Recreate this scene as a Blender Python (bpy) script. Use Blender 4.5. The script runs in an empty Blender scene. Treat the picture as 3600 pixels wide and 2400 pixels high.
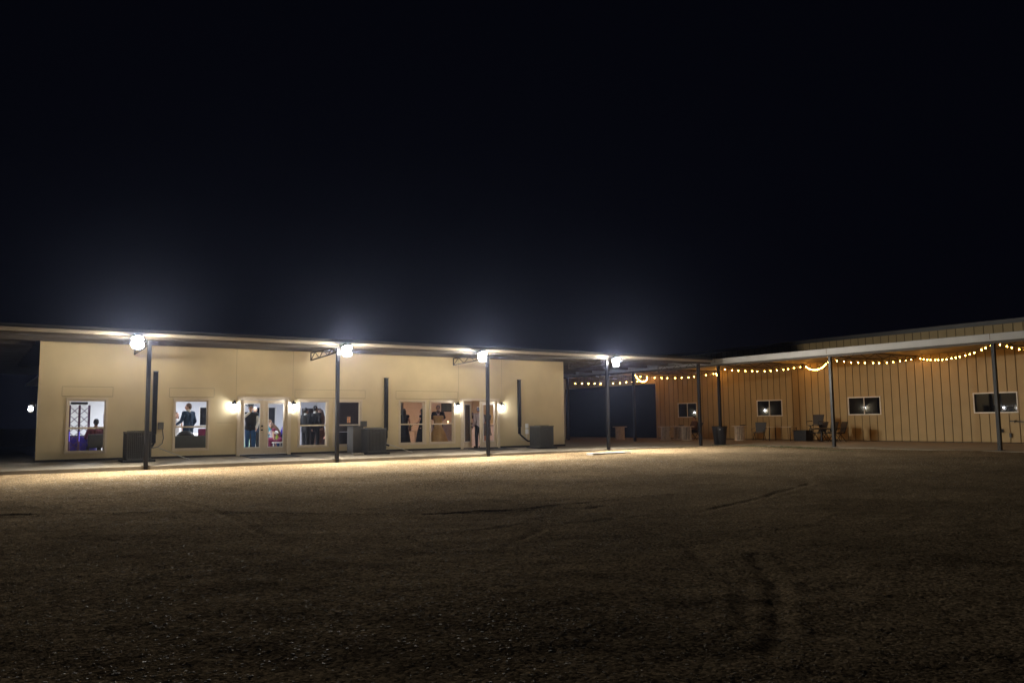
import bpy, math, random
from mathutils import Vector, Matrix, noise
random.seed(7)
R = math.radians
S = bpy.context.scene
COL = S.collection

# ------------------------------------------------------------------ camera
cam = bpy.data.cameras.new('camera'); co = bpy.data.objects.new('camera', cam); COL.objects.link(co)
YAW, PITCH, ROLL = 0.59046, 0.09864, -0.01078
fw = Vector((math.sin(YAW)*math.cos(PITCH), math.cos(YAW)*math.cos(PITCH), math.sin(PITCH)))
r0 = Vector((math.cos(YAW), -math.sin(YAW), 0)); u0 = r0.cross(fw)
rt = r0*math.cos(ROLL)+u0*math.sin(ROLL); up = -r0*math.sin(ROLL)+u0*math.cos(ROLL)
M = Matrix((rt, up, -fw)).transposed().to_4x4(); M.translation = Vector((0, 0, 1.12))
co.matrix_world = M
cam.sensor_fit = 'HORIZONTAL'; cam.sensor_width = 36; cam.lens = 28.567
cam.clip_end = 2000; cam.clip_start = .05
S.camera = co
# ------------------------------------------------------------------ world, exposure
w = bpy.data.worlds.new('World'); S.world = w; w.use_nodes = True
bg = w.node_tree.nodes['Background']
bg.inputs[0].default_value = (.35, .42, 1.0, 1); bg.inputs[1].default_value = .0028
S.view_settings.view_transform = 'Standard'; S.view_settings.look = 'None'
S.view_settings.gamma = 1; S.view_settings.exposure = 0
S.render.engine = 'CYCLES'
S.cycles.volume_bounces = 0; S.cycles.max_bounces = 8; S.cycles.diffuse_bounces = 4; S.cycles.transparent_max_bounces = 24
S.cycles.use_light_tree = True; S.cycles.sample_clamp_indirect = 4
# lamp levels
FLOOD = 4800.0      # radiance of each floodlight lens
SCONCE = 320.0
BULB = 150.0
HALL = 380.0        # watts, hall ceiling panels
BARL = 62.0
HAZE = .0004

# ------------------------------------------------------------------ materials
def mat(name, col, rough=.7, metal=0, var=0, vscale=4, bump=0, bscale=40, emit=None, estr=0, spec=.5):
    m = bpy.data.materials.new(name); m.use_nodes = True; nt = m.node_tree; b = nt.nodes['Principled BSDF']
    b.inputs['Base Color'].default_value = (*col, 1); b.inputs['Roughness'].default_value = rough
    b.inputs['Metallic'].default_value = metal; b.inputs['Specular IOR Level'].default_value = spec
    tc = nt.nodes.new('ShaderNodeTexCoord')
    if var:
        n = nt.nodes.new('ShaderNodeTexNoise'); n.inputs['Scale'].default_value = vscale; n.inputs['Detail'].default_value = 6
        nt.links.new(tc.outputs['Object'], n.inputs['Vector'])
        mr = nt.nodes.new('ShaderNodeMapRange'); mr.inputs[1].default_value = .3; mr.inputs[2].default_value = .7
        mr.inputs[3].default_value = 1-var; mr.inputs[4].default_value = 1+var
        nt.links.new(n.outputs[0], mr.inputs[0])
        vm = nt.nodes.new('ShaderNodeVectorMath'); vm.operation = 'SCALE'; vm.inputs[0].default_value = col
        nt.links.new(mr.outputs[0], vm.inputs['Scale']); nt.links.new(vm.outputs[0], b.inputs['Base Color'])
    if bump:
        n2 = nt.nodes.new('ShaderNodeTexNoise'); n2.inputs['Scale'].default_value = bscale; n2.inputs['Detail'].default_value = 5
        nt.links.new(tc.outputs['Object'], n2.inputs['Vector'])
        bp = nt.nodes.new('ShaderNodeBump'); bp.inputs['Strength'].default_value = bump; bp.inputs['Distance'].default_value = .02
        nt.links.new(n2.outputs[0], bp.inputs['Height']); nt.links.new(bp.outputs[0], b.inputs['Normal'])
    if emit:
        b.inputs['Emission Color'].default_value = (*emit, 1); b.inputs['Emission Strength'].default_value = estr
    return m
def glassmat(name, tint=(1, 1, 1), gl=.06):
    m = bpy.data.materials.new(name); m.use_nodes = True; nt = m.node_tree; nt.nodes.clear()
    o = nt.nodes.new('ShaderNodeOutputMaterial'); t = nt.nodes.new('ShaderNodeBsdfTransparent'); g = nt.nodes.new('ShaderNodeBsdfGlossy')
    x = nt.nodes.new('ShaderNodeMixShader'); t.inputs[0].default_value = (*tint, 1); g.inputs['Roughness'].default_value = .015
    lw = nt.nodes.new('ShaderNodeFresnel'); lw.inputs[0].default_value = 1.45
    nt.links.new(lw.outputs[0], x.inputs[0]); nt.links.new(t.outputs[0], x.inputs[1]); nt.links.new(g.outputs[0], x.inputs[2])
    nt.links.new(x.outputs[0], o.inputs[0]); return m
stucco = mat('stucco', (.62, .51, .305), .9, var=.09, vscale=.9, bump=.35, bscale=70)
cream = mat('cream_trim', (.62, .52, .38), .6, var=.03)
white_trim = mat('white_trim', (.72, .70, .66), .5)
joint = mat('joint', (.30, .235, .15), .9)
darkflash = mat('dark_flashing', (.03, .025, .02), .8)
black_metal = mat('black_metal', (.007, .007, .008), .4, spec=.3, var=.15, vscale=6)
beam_brown = mat('brown_steel', (.055, .043, .028), .6, var=.12, vscale=3)
gutter_m = mat('tan_gutter', (.44, .38, .29), .5, var=.05)
gutter_w = mat('white_gutter', (.42, .41, .40), .45, var=.06, vscale=2)
roof_m = mat('roof_sheet', (.035, .035, .038), .5, var=.1)
siding = mat('tan_siding', (.38, .275, .125), .62, var=.06, vscale=1.5)
groove = mat('siding_groove', (.17, .125, .06), .8)
concrete = mat('concrete', (.21, .18, .135), .85, var=.16, vscale=1.6, bump=.25, bscale=35)
floor_in = mat('hall_floor', (.26, .22, .2), .35, var=.12, vscale=2)
white_wall = mat('white_wall', (.60, .61, .64), .85, var=.03)
beige_wall = mat('beige_wall', (.58, .46, .36), .85, var=.05)
wood_dark = mat('dark_wood', (.035, .022, .018), .6, var=.3, vscale=5)
ceil_m = mat('ceiling_white', (.7, .7, .7), .9)
dark_glass = mat('dark_glass', (.006, .007, .010), .03, spec=.6)
win_glass = glassmat('window_glass')
lamp_glass = glassmat('lantern_glass', (.98, .98, 1))
unit_grey = mat('unit_grey', (.06, .06, .054), .5, var=.12, vscale=8)
unit_dark = mat('unit_dark', (.015, .015, .015), .7)
box_grey = mat('box_grey', (.10, .095, .085), .5, var=.1)
pvc = mat('pale_pipe', (.6, .58, .54), .5)
rubber = mat('rubber_mat', (.02, .02, .02), .9, bump=.5)
lens_m = mat('flood_lens', (1, 1, 1), .3, emit=(1.0, .93, .80), estr=FLOOD)
sconce_m = mat('lantern_bulb', (1, 1, 1), .3, emit=(.95, .97, 1), estr=SCONCE)
rim_m = mat('added_rim_glow', (1, 1, 1), .4, emit=(1.0, .94, .84), estr=FLOOD*.12)  # glow of the extra rim added to each floodlight
bulb_m = mat('festoon_bulb', (1, .8, .5), .3, emit=(1, .44, .07), estr=BULB)
linen = mat('white_linen', (.7, .7, .72), .8, var=.05, vscale=6)
grass_m = mat('grass_blade', (.045, .075, .018), .7, var=.3, vscale=9)
palewood = mat('pale_wood', (.55, .46, .35), .7, var=.2, vscale=9)
plastic_b = mat('black_plastic', (.012, .012, .014), .45, var=.2)
skin_l = mat('skin_light', (.55, .33, .24), .55, var=.05); skin_d = mat('skin_tan', (.30, .16, .10), .55, var=.05)
def cloth(n, c): return mat('cloth_'+n, c, .85, var=.12, vscale=12, bump=.2, bscale=120)
c_navy = cloth('navy', (.010, .035, .085)); c_black = cloth('black', (.008, .008, .010)); c_white = cloth('white', (.65, .65, .66))
c_jean = cloth('denim', (.012, .06, .17)); c_teal = cloth('teal', (.08, .33, .42)); c_maroon = cloth('maroon', (.16, .015, .06))
c_green = cloth('sage', (.25, .42, .32)); c_gold = cloth('gold', (.50, .33, .13)); c_pink = cloth('coral', (.62, .25, .18))
c_grey = cloth('grey', (.12, .12, .13)); c_plum = cloth('plum', (.11, .03, .05)); c_lilac = cloth('lilac_white', (.45, .40, .44))
c_blue = cloth('blue', (.03, .09, .28)); c_violet = cloth('violet', (.05, .03, .32)); c_brown = cloth('brown', (.10, .05, .035))
h_black = mat('hair_black', (.008, .006, .006), .5); h_brown = mat('hair_brown', (.10, .05, .025), .5); h_grey = mat('hair_grey', (.35, .35, .36), .6)
h_fair = mat('hair_fair', (.28, .18, .09), .5)
purple_led = mat('purple_led', (.1, .1, .4), .4, emit=(.16, .10, 1.0), estr=.9)
pink_tube = mat('truss_tube', (.10, .05, .12), .35, metal=.4)
screen_m = mat('blue_screen', (.02, .02, .08), .2, emit=(.05, .09, .6), estr=.15)
candle_m = mat('candle_flame', (1, .7, .4), .4, emit=(1, .6, .3), estr=9)
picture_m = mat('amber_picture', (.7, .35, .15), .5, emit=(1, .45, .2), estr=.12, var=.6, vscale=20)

def gravel_material():
    m = bpy.data.materials.new('gravel'); m.use_nodes = True; nt = m.node_tree; b = nt.nodes['Principled BSDF']
    N = nt.nodes.new; L = nt.links.new
    tc = N('ShaderNodeTexCoord')
    def nz(scale, det=6, rough=.6):
        n = N('ShaderNodeTexNoise'); n.inputs['Scale'].default_value = scale; n.inputs['Detail'].default_value = det; n.inputs['Roughness'].default_value = rough
        L(tc.outputs['Object'], n.inputs['Vector']); return n
    v = N('ShaderNodeTexVoronoi'); v.inputs['Scale'].default_value = 46; L(tc.outputs['Object'], v.inputs['Vector'])
    v2 = N('ShaderNodeTexVoronoi'); v2.inputs['Scale'].default_value = 9; L(tc.outputs['Object'], v2.inputs['Vector'])
    big = nz(.35, 5); mid = nz(3.5, 6); fine = nz(60, 4)
    cr = N('ShaderNodeValToRGB'); cr.color_ramp.elements[0].position = .25; cr.color_ramp.elements[0].color = (.32, .235, .14, 1)
    cr.color_ramp.elements[1].position = .75; cr.color_ramp.elements[1].color = (.46, .345, .21, 1); L(mid.outputs[0], cr.inputs[0])
    # single stones: random brightness per cell
    sep = N('ShaderNodeSeparateColor'); L(v.outputs['Color'], sep.inputs[0])
    mr = N('ShaderNodeMapRange'); mr.inputs[3].default_value = .35; mr.inputs[4].default_value = 1.7; L(sep.outputs[0], mr.inputs[0])
    mb = N('ShaderNodeMapRange'); mb.inputs[1].default_value = .35; mb.inputs[2].default_value = .65; mb.inputs[3].default_value = .75; mb.inputs[4].default_value = 1.15; L(big.outputs[0], mb.inputs[0])
    sp = nz(24, 10, .85); ms = N('ShaderNodeMapRange'); ms.inputs[1].default_value = .36; ms.inputs[2].default_value = .64; ms.inputs[3].default_value = .35; ms.inputs[4].default_value = 1.65; L(sp.outputs[0], ms.inputs[0])
    m0 = N('ShaderNodeMath'); m0.operation = 'MULTIPLY'; L(ms.outputs[0], m0.inputs[0]); L(mb.outputs[0], m0.inputs[1])
    mu = N('ShaderNodeMath'); mu.operation = 'MULTIPLY'; L(mr.outputs[0], mu.inputs[0]); L(m0.outputs[0], mu.inputs[1])
    sc = N('ShaderNodeVectorMath'); sc.operation = 'SCALE'; L(cr.outputs[0], sc.inputs[0]); L(mu.outputs[0], sc.inputs['Scale'])
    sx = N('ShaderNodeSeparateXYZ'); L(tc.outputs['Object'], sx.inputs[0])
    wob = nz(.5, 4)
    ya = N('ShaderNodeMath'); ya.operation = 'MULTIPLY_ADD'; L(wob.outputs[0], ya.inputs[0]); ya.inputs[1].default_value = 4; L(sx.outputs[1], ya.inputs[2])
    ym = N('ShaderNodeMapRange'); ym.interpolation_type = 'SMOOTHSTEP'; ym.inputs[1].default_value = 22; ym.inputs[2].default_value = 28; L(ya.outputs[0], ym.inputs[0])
    mxc = N('ShaderNodeMix'); mxc.data_type = 'RGBA'; L(ym.outputs[0], mxc.inputs[0]); mxc.inputs[6].default_value = (.50, .51, .54, 1); mxc.inputs[7].default_value = (.72, .71, .70, 1)  # pale caliche strip by the slab, with some flood falloff put into the colour
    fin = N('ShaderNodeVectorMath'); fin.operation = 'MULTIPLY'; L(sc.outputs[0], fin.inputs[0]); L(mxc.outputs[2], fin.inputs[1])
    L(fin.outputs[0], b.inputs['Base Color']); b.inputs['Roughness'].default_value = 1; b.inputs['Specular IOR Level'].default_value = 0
    a = N('ShaderNodeMath'); a.operation = 'MULTIPLY_ADD'; L(v.outputs['Distance'], a.inputs[0]); a.inputs[1].default_value = -.5; L(fine.outputs[0], a.inputs[2])
    a2 = N('ShaderNodeMath'); a2.operation = 'MULTIPLY_ADD'; L(v2.outputs['Distance'], a2.inputs[0]); a2.inputs[1].default_value = -.7; L(a.outputs[0], a2.inputs[2])
    a3 = N('ShaderNodeMath'); a3.operation = 'MULTIPLY_ADD'; L(mid.outputs[0], a3.inputs[0]); a3.inputs[1].default_value = .7; L(a2.outputs[0], a3.inputs[2])
    bp = N('ShaderNodeBump'); bp.inputs['Strength'].default_value = .32; bp.inputs['Distance'].default_value = .03
    L(a3.outputs[0], bp.inputs['Height']); L(bp.outputs[0], b.inputs['Normal'])
    return m
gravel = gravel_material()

# ------------------------------------------------------------------ mesh helpers
class MB:
    def __init__(s): s.v = []; s.f = []
    def box(s, x0, x1, y0, y1, z0, z1, rz=0, c=None):
        n = len(s.v); P = [(x0, y0, z0), (x1, y0, z0), (x1, y1, z0), (x0, y1, z0), (x0, y0, z1), (x1, y0, z1), (x1, y1, z1), (x0, y1, z1)]
        if rz:
            cx, cy = c if c else ((x0+x1)/2, (y0+y1)/2); a, b = math.cos(rz), math.sin(rz)
            P = [(cx+(x-cx)*a-(y-cy)*b, cy+(x-cx)*b+(y-cy)*a, z) for x, y, z in P]
        s.v += P; s.f += [(n, n+3, n+2, n+1), (n+4, n+5, n+6, n+7), (n, n+1, n+5, n+4), (n+1, n+2, n+6, n+5), (n+2, n+3, n+7, n+6), (n+3, n, n+4, n+7)]
        return s
    def tube(s, pts, r, seg=8, r2=None):
        pts = [Vector(p) for p in pts]; n0 = len(s.v); m = len(pts)
        for i, p in enumerate(pts):
            d = (pts[min(i+1, m-1)]-pts[max(i-1, 0)]).normalized()
            a = d.orthogonal().normalized() if i == 0 else (a-d*a.dot(d)).normalized()
            b = d.cross(a); rr = r if r2 is None else r+(r2-r)*i/(m-1)
            for k in range(seg):
                t = 2*math.pi*k/seg; s.v.append(tuple(p+(a*math.cos(t)+b*math.sin(t))*rr))
        for i in range(m-1):
            for k in range(seg):
                k2 = (k+1) % seg; s.f.append((n0+i*seg+k, n0+i*seg+k2, n0+(i+1)*seg+k2, n0+(i+1)*seg+k))
        s.f.append(tuple(n0+k for k in reversed(range(seg)))); s.f.append(tuple(n0+(m-1)*seg+k for k in range(seg)))
        return s
    def bar(s, a, b, w, h=None):
        h = h or w; a = Vector(a); b = Vector(b); d = (b-a).normalized()
        u = Vector((0, 0, 1)) if abs(d.z) < .9 else Vector((0, 1, 0))
        x = d.cross(u).normalized()*w/2; y = x.cross(d).normalized()*h/2; n = len(s.v)
        for p in (a, b):
            for q in (-x-y, x-y, x+y, -x+y): s.v.append(tuple(p+q))
        s.f += [(n+3, n+2, n+1, n), (n+4, n+5, n+6, n+7)]+[(n+k, n+(k+1) % 4, n+4+(k+1) % 4, n+4+k) for k in range(4)]
        return s
    def lathe(s, prof, c=(0, 0, 0), seg=20, wob=0, nw=8):
        n0 = len(s.v); m = len(prof)
        for r, z in prof:
            for k in range(seg):
                t = 2*math.pi*k/seg; q = r*(1+wob*math.sin(nw*t)*(1 if z < prof[-1][1]-.05 else 0)); s.v.append((c[0]+q*math.cos(t), c[1]+q*math.sin(t), c[2]+z))
        for i in range(m-1):
            for k in range(seg):
                k2 = (k+1) % seg; s.f.append((n0+i*seg+k, n0+i*seg+k2, n0+(i+1)*seg+k2, n0+(i+1)*seg+k))
        s.f.append(tuple(n0+k for k in reversed(range(seg)))); s.f.append(tuple(n0+(m-1)*seg+k for k in range(seg)))
        return s
    def ell(s, c, r, seg=12, rings=8, rot=None):
        n0 = len(s.v); c = Vector(c)
        def ad(v):
            v = Vector((v[0]*r[0], v[1]*r[1], v[2]*r[2]));  v = rot @ v if rot else v; s.v.append(tuple(c+v))
        ad((0, 0, -1))
        for i in range(1, rings):
            p = math.pi*i/rings
            for k in range(seg):
                t = 2*math.pi*k/seg; ad((math.sin(p)*math.cos(t), math.sin(p)*math.sin(t), -math.cos(p)))
        ad((0, 0, 1)); e = len(s.v)-1
        for k in range(seg):
            k2 = (k+1) % seg; s.f.append((n0, n0+1+k2, n0+1+k)); s.f.append((e, e-seg+k, e-seg+k2))
            for i in range(rings-2): a = n0+1+i*seg; s.f.append((a+k, a+k2, a+seg+k2, a+seg+k))
        return s
    def cap(s, a, b, ra, rb, seg=10):
        a = Vector(a); b = Vector(b); d = b-a
        if d.length < 1e-4: d = Vector((0, 0, 1e-4))
        d.normalize(); u = d.orthogonal().normalized(); w_ = d.cross(u); rings = []
        for p in (80, 50, 25, 0): rings.append((a-d*ra*math.sin(R(p)), ra*math.cos(R(p))))
        for p in (0, 25, 50, 80): rings.append((b+d*rb*math.sin(R(p)), rb*math.cos(R(p))))
        n0 = len(s.v)
        for c, r in rings:
            for k in range(seg):
                t = 2*math.pi*k/seg; s.v.append(tuple(c+(u*math.cos(t)+w_*math.sin(t))*r))
        for i in range(len(rings)-1):
            for k in range(seg):
                k2 = (k+1) % seg; s.f.append((n0+i*seg+k, n0+i*seg+k2, n0+(i+1)*seg+k2, n0+(i+1)*seg+k))
        s.f.append(tuple(n0+k for k in reversed(range(seg)))); s.f.append(tuple(n0+(len(rings)-1)*seg+k for k in range(seg)))
        return s
    def panel(s, axis, at, th, a0, a1, z0, z1, holes):
        """wall with openings; axis 'y': plane y=at running along x; axis 'x': plane x=at running along y. extends from at to at+th"""
        A = sorted({a0, a1, *[min(max(h[i], a0), a1) for h in holes for i in (0, 1)]}); Z = sorted({z0, z1, *[min(max(h[i], z0), z1) for h in holes for i in (2, 3)]})
        def solid(i, j):
            if not (0 <= i < len(A)-1 and 0 <= j < len(Z)-1): return False
            a = (A[i]+A[i+1])/2; z = (Z[j]+Z[j+1])/2
            return not any(h[0] < a < h[1] and h[2] < z < h[3] for h in holes)
        def P(a, t, z): return (a, at+t, z) if axis == 'y' else (at+t, a, z)
        def q(*p): n = len(s.v); s.v += p; s.f.append((n, n+1, n+2, n+3))
        for i in range(len(A)-1):
            for j in range(len(Z)-1):
                if not solid(i, j): continue
                x0, x1, y0, y1 = A[i], A[i+1], Z[j], Z[j+1]
                q(P(x0, 0, y0), P(x1, 0, y0), P(x1, 0, y1), P(x0, 0, y1)); q(P(x0, th, y1), P(x1, th, y1), P(x1, th, y0), P(x0, th, y0))
                if not solid(i-1, j): q(P(x0, 0, y0), P(x0, 0, y1), P(x0, th, y1), P(x0, th, y0))
                if not solid(i+1, j): q(P(x1, 0, y1), P(x1, 0, y0), P(x1, th, y0), P(x1, th, y1))
                if not solid(i, j-1): q(P(x1, 0, y0), P(x0, 0, y0), P(x0, th, y0), P(x1, th, y0))
                if not solid(i, j+1): q(P(x0, 0, y1), P(x1, 0, y1), P(x1, th, y1), P(x0, th, y1))
        return s
def root_loc(p):
    v = Vector((0, 0, 0))
    while p is not None: v += p.location; p = p.parent
    return v
def obj(name, mb, m, parent=None, smooth=False, bevel=0, remesh=0):
    me = bpy.data.meshes.new(name); off = root_loc(parent)
    me.from_pydata([(v[0]-off.x, v[1]-off.y, v[2]-off.z) for v in mb.v], [], mb.f); me.validate(); me.update()
    me.materials.append(m)
    o = bpy.data.objects.new(name, me); COL.objects.link(o); o.parent = parent
    if remesh:
        r = o.modifiers.new('r', 'REMESH'); r.mode = 'VOXEL'; r.voxel_size = remesh; r.use_smooth_shade = True
        sm = o.modifiers.new('s', 'SMOOTH'); sm.factor = .5; sm.iterations = 3
    elif smooth:
        for p in me.polygons: p.use_smooth = True
    if bevel:
        b = o.modifiers.new('b', 'BEVEL'); b.width = bevel; b.segments = 2; b.limit_method = 'ANGLE'
    return o
def thing(name, label, cat, loc=(0, 0, 0), rz=0, group=None):
    o = bpy.data.objects.new(name, None); COL.objects.link(o); o.location = loc; o.rotation_euler = (0, 0, rz); o.empty_display_size = .1
    tag(o, label, cat, group); return o
def tag(o, label, cat, group=None, kind=None):
    o['label'] = label; o['category'] = cat
    if group: o['group'] = group
    if kind: o['kind'] = kind
    return o
def struct(name, mb, m, smooth=False):
    o = obj(name, mb, m, None, smooth); o['kind'] = 'structure'; return o
def dup(t, loc, rz=None, label=None):
    r = t.copy(); COL.objects.link(r); r.location = loc
    if rz is not None: r.rotation_euler = (0, 0, rz)
    if label: r['label'] = label
    for ch in list(t.children):
        c = ch.copy(); COL.objects.link(c); c.parent = r
        for g in list(ch.children):
            d = g.copy(); COL.objects.link(d); d.parent = c
    return r

# ------------------------------------------------------------------ ground
def clamp(t): return max(0., min(1., t))
tracks = [([(1.4, 17.4), (3.1, 16.0), (3.3, 14.3), (3.25, 12.4), (3.15, 10.9), (3.07, 9.9)], .05, .13),
          ([(-2, 15.6), (1.2, 14.6), (2.87, 13.4), (3.7, 12.45), (4.5, 11.6), (5.3, 11.0), (6, 10.7), (6.5, 10.65), (7.3, 10.2), (8.2, 9.9)], .06, .12),
          ([(5.2, 8.7), (6.0, 8.8), (6.4, 8.6), (6.9, 8.55), (7.8, 8.5), (8.8, 8.4), (9.8, 8.8), (11.4, 9.3), (13.1, 10.0), (15.1, 11.0), (16.2, 12.2)], .035, .13),
          ([(4.7, 7.3), (5.5, 7.9), (6.0, 8.3), (6.8, 9.4)], .05, .1),
          ([(7.1, 10.5), (8.1, 10.55), (9.0, 10.45), (10.5, 10.6)], .05, .12),
          ([(6.2, 6.0), (5.2, 4.5), (4.2, 3.6)], .05, .14), ([(6.4, 5.4), (5.6, 4.5), (3.85, 3.1)], .05, .14),
          ([(5.2, 12.8), (4.9, 11.2), (4.2, 8.2), (3.5, 5.0)], .035, .12),
          ([(10, 14), (9, 12.5), (8, 10), (7, 7.5), (5.9, 5.2)], .03, .14), ([(11.5, 14), (10.4, 12.3), (9.2, 9.6), (8.3, 7.2)], .03, .14)]
segs = []
for pl, dep, wd in tracks:
    for a, b in zip(pl, pl[1:]): segs.append((a, b, dep, wd))
def rut(x, y):
    z = 0.
    for (ax, ay), (bx, by), dep, wd in segs:
        if min(ax, bx)-1 > x or max(ax, bx)+1 < x or min(ay, by)-1 > y or max(ay, by)+1 < y: continue
        dx, dy = bx-ax, by-ay; t = clamp(((x-ax)*dx+(y-ay)*dy)/(dx*dx+dy*dy)); d = math.hypot(x-ax-t*dx, y-ay-t*dy)
        d += .05*noise.noise(Vector((x*2.3, y*2.3, 5)))
        q = abs(d)/(wd*.55)
        if q < 3:
            k = (.6+.8*noise.noise(Vector((x*.9, y*.9, 9)))); zz = .50*dep*k*(-math.exp(-q*q*1.6)+.55*math.exp(-(q-1.7)**2*3)); z = min(z, zz) if zz < 0 else (max(z, zz) if z >= 0 else z)
    return z
def gz(x, y):
    base = -.205+.115*clamp((x-16)/13.)
    return base
def gzf(x, y):
    n = .030*noise.noise(Vector((x*.45, y*.45, 0)))+.016*noise.noise(Vector((x*1.7, y*1.7, 3)))+.007*noise.noise(Vector((x*6, y*6, 7)))
    edge = clamp((27.0-y)/1.0) if x < 30 else 1
    return gz(x, y)+n*(.25+.75*edge)+rut(x, y)
def ground():
    me = bpy.data.meshes.new('ground'); v = []; f = []
    def axis(lo, hi, st, far):
        a = []; t = lo
        while t <= hi+1e-6: a.append(t); t += st
        pre = []; q = lo; d = st
        while q > -far: d *= 1.6; q -= d; pre.insert(0, q)
        q = hi; d = st
        while q < far: d *= 1.6; q += d; a.append(q)
        return pre+a
    X = axis(-3, 31, .062, 700); Y = axis(1.6, 27.4, .062, 700)
    nx = len(X)
    for y in Y:
        for x in X:
            inn = -4 < x < 32 and 0 < y < 28
            v.append((x, y, gzf(x, y) if inn else gz(x, y)+(.04*noise.noise(Vector((x*.3, y*.3, 0))) if y < 27 and x < 29.8 and abs(x) < 80 and y > -80 else -.12)))
    for j in range(len(Y)-1):
        for i in range(nx-1): a = j*nx+i; f.append((a, a+1, a+1+nx, a+nx))
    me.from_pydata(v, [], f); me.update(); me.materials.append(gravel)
    for p in me.polygons: p.use_smooth = True
    o = bpy.data.objects.new('ground', me); COL.objects.link(o); o['kind'] = 'structure'
ground()
def stones():
    mb = MB(); oct_ = [(1, 0, 0), (0, 1, 0), (-1, 0, 0), (0, -1, 0), (0, 0, 1), (0, 0, -.6)]; of = [(0, 1, 4), (1, 2, 4), (2, 3, 4), (3, 0, 4), (1, 0, 5), (2, 1, 5), (3, 2, 5), (0, 3, 5)]
    k = 0
    while k < 46000:
        d = 2.6+26*random.random()**1.15; a = YAW+R(random.uniform(-44, 44)); x, y = d*math.sin(a), d*math.cos(a)
        if x > 29.5 or y > 26.8: continue
        if noise.noise(Vector((x*.6, y*.6, 12))) < random.uniform(-.9, .2): continue
        k += 1; r = random.uniform(.004, .011)*(1+d*.045); n = len(mb.v); z = gzf(x, y); t = random.random()*6.28; e = random.uniform(.5, 1); h = random.uniform(.10, .34)
        c, s_ = math.cos(t), math.sin(t)
        for p in oct_:
            px, py = p[0]*r*random.uniform(.7, 1.2), p[1]*r*e*random.uniform(.7, 1.2); mb.v.append((x+px*c-py*s_, y+px*s_+py*c, z+r*.15+p[2]*r*h))
        mb.f += [tuple(n+i for i in q) for q in of]
    m = mat('pebble', (.40, .33, .24), .8); nt = m.node_tree; b = nt.nodes['Principled BSDF']
    g = nt.nodes.new('ShaderNodeNewGeometry'); cr = nt.nodes.new('ShaderNodeValToRGB'); cr.color_ramp.elements[0].color = (.16, .13, .09, 1); cr.color_ramp.elements[0].position = .5; cr.color_ramp.elements[1].color = (.48, .42, .34, 1); b.inputs['Roughness'].default_value = .6
    nt.links.new(g.outputs['Random Per Island'], cr.inputs[0]); nt.links.new(cr.outputs[0], b.inputs['Base Color'])
    o = obj('gravel_stones', mb, m); tag(o, 'loose pale stones scattered over the gravel yard', 'gravel', kind='stuff')
stones()
# concrete slab, sloping to its edge
def slab():
    mb = MB()
    def sz(x, y):
        a = -.10+.10*clamp((y-27)/3.) if y >= 27 else -9; b = -.075+.075*clamp((x-30)/3.) if x >= 30 else -9
        return max(a, b)
    # main part under the hall canopy
    xs = [-26, -12, -6, 0, 6.1, 12.2, 18.3, 24, 30]; ys = [27, 28, 29, 30, 36, 42, 48, 56]
    idx = {}
    def V(x, y, z): mb.v.append((x, y, z)); return len(mb.v)-1
    g = {(i, j): V(x, y, sz(x, y)) for i, x in enumerate(xs) for j, y in enumerate(ys)}
    for i in range(len(xs)-1):
        for j in range(len(ys)-1): mb.f.append((g[i, j], g[i+1, j], g[i+1, j+1], g[i, j+1]))
    for i in range(len(xs)-1):
        a, b = V(xs[i], 27, -.6), V(xs[i+1], 27, -.6); mb.f.append((a, b, g[i+1, 0], g[i, 0]))
    xs2 = [30, 31, 32, 33, 37.3]; ys2 = [-8, 4, 10, 16, 22, 27, 28, 29, 30, 40, 56]
    h = {(i, j): V(x, y, sz(x, y)) for i, x in enumerate(xs2) for j, y in enumerate(ys2)}
    for i in range(len(xs2)-1):
        for j in range(len(ys2)-1): mb.f.append((h[i, j], h[i+1, j], h[i+1, j+1], h[i, j+1]))
    for j in range(5):
        a, b = V(30, ys2[j], -.6), V(30, ys2[j+1], -.6); mb.f.append((b, a, h[0, j], h[0, j+1]))
    struct('pavement', mb, concrete)
slab()
def slabz(x, y):
    a = -.10+.10*clamp((y-27)/3.) if y >= 27 else -9; b = -.075+.075*clamp((x-30)/3.) if x >= 30 else -9
    return max(a, b)

# ------------------------------------------------------------------ event hall
WY = 30.1
hall = thing('event_hall', 'long low cream stucco hall with lit windows and two double doors', 'building', (1.88, WY, 0))
wins = [(2.755, 3.845), (6.035, 7.125), (10.48, 11.55), (11.87, 12.93), (14.67, 15.77), (16.07, 17.16)]
WB, WT = .30, 1.99
doors = [(8.27, 10.01), (17.62, 19.35)]
holes = [(a, b, WB, WT) for a, b in wins]+[(a, b, -.1, 2.05) for a, b in doors]
obj('wall', MB().panel('y', WY, .18, 1.88, 23.04, -.02, 4.15, holes), stucco, hall)
side = MB(); side.bar((1.98, 30.29, 2.06), (3.15, 44.0, 2.06), .2, 4.18); obj('side_wall', side, stucco, hall)
obj('side_wall', MB().box(22.86, 23.04, 30.285, 56, -.02, 4.15), stucco, hall)
bw = [(5.6, 6.4, 1.12, 2.02), (9.85, 10.95, 1.12, 2.02), (12.6, 13.7, .05, 2.02), (14.0, 14.35, 1.1, 2.0)]
obj('back_wall', MB().panel('y', 43.2, .2, 2.9, 22.85, 0, 3.2, bw[:3]), white_wall, hall)
for a, b, c, d_ in bw[:3]:
    o = obj('back_window', MB().box(a+.02, b-.02, 43.26, 43.3, c+.02, d_-.02), dark_glass, hall)
    fm = MB(); fm.box(a, b, 43.17, 43.198, c-.05, c-.002).box(a-.05, a-.002, 43.17, 43.198, c-.05, d_+.05).box(b+.002, b+.05, 43.17, 43.198, c-.05, d_+.05); obj('frame', fm, white_trim, o)
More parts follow.
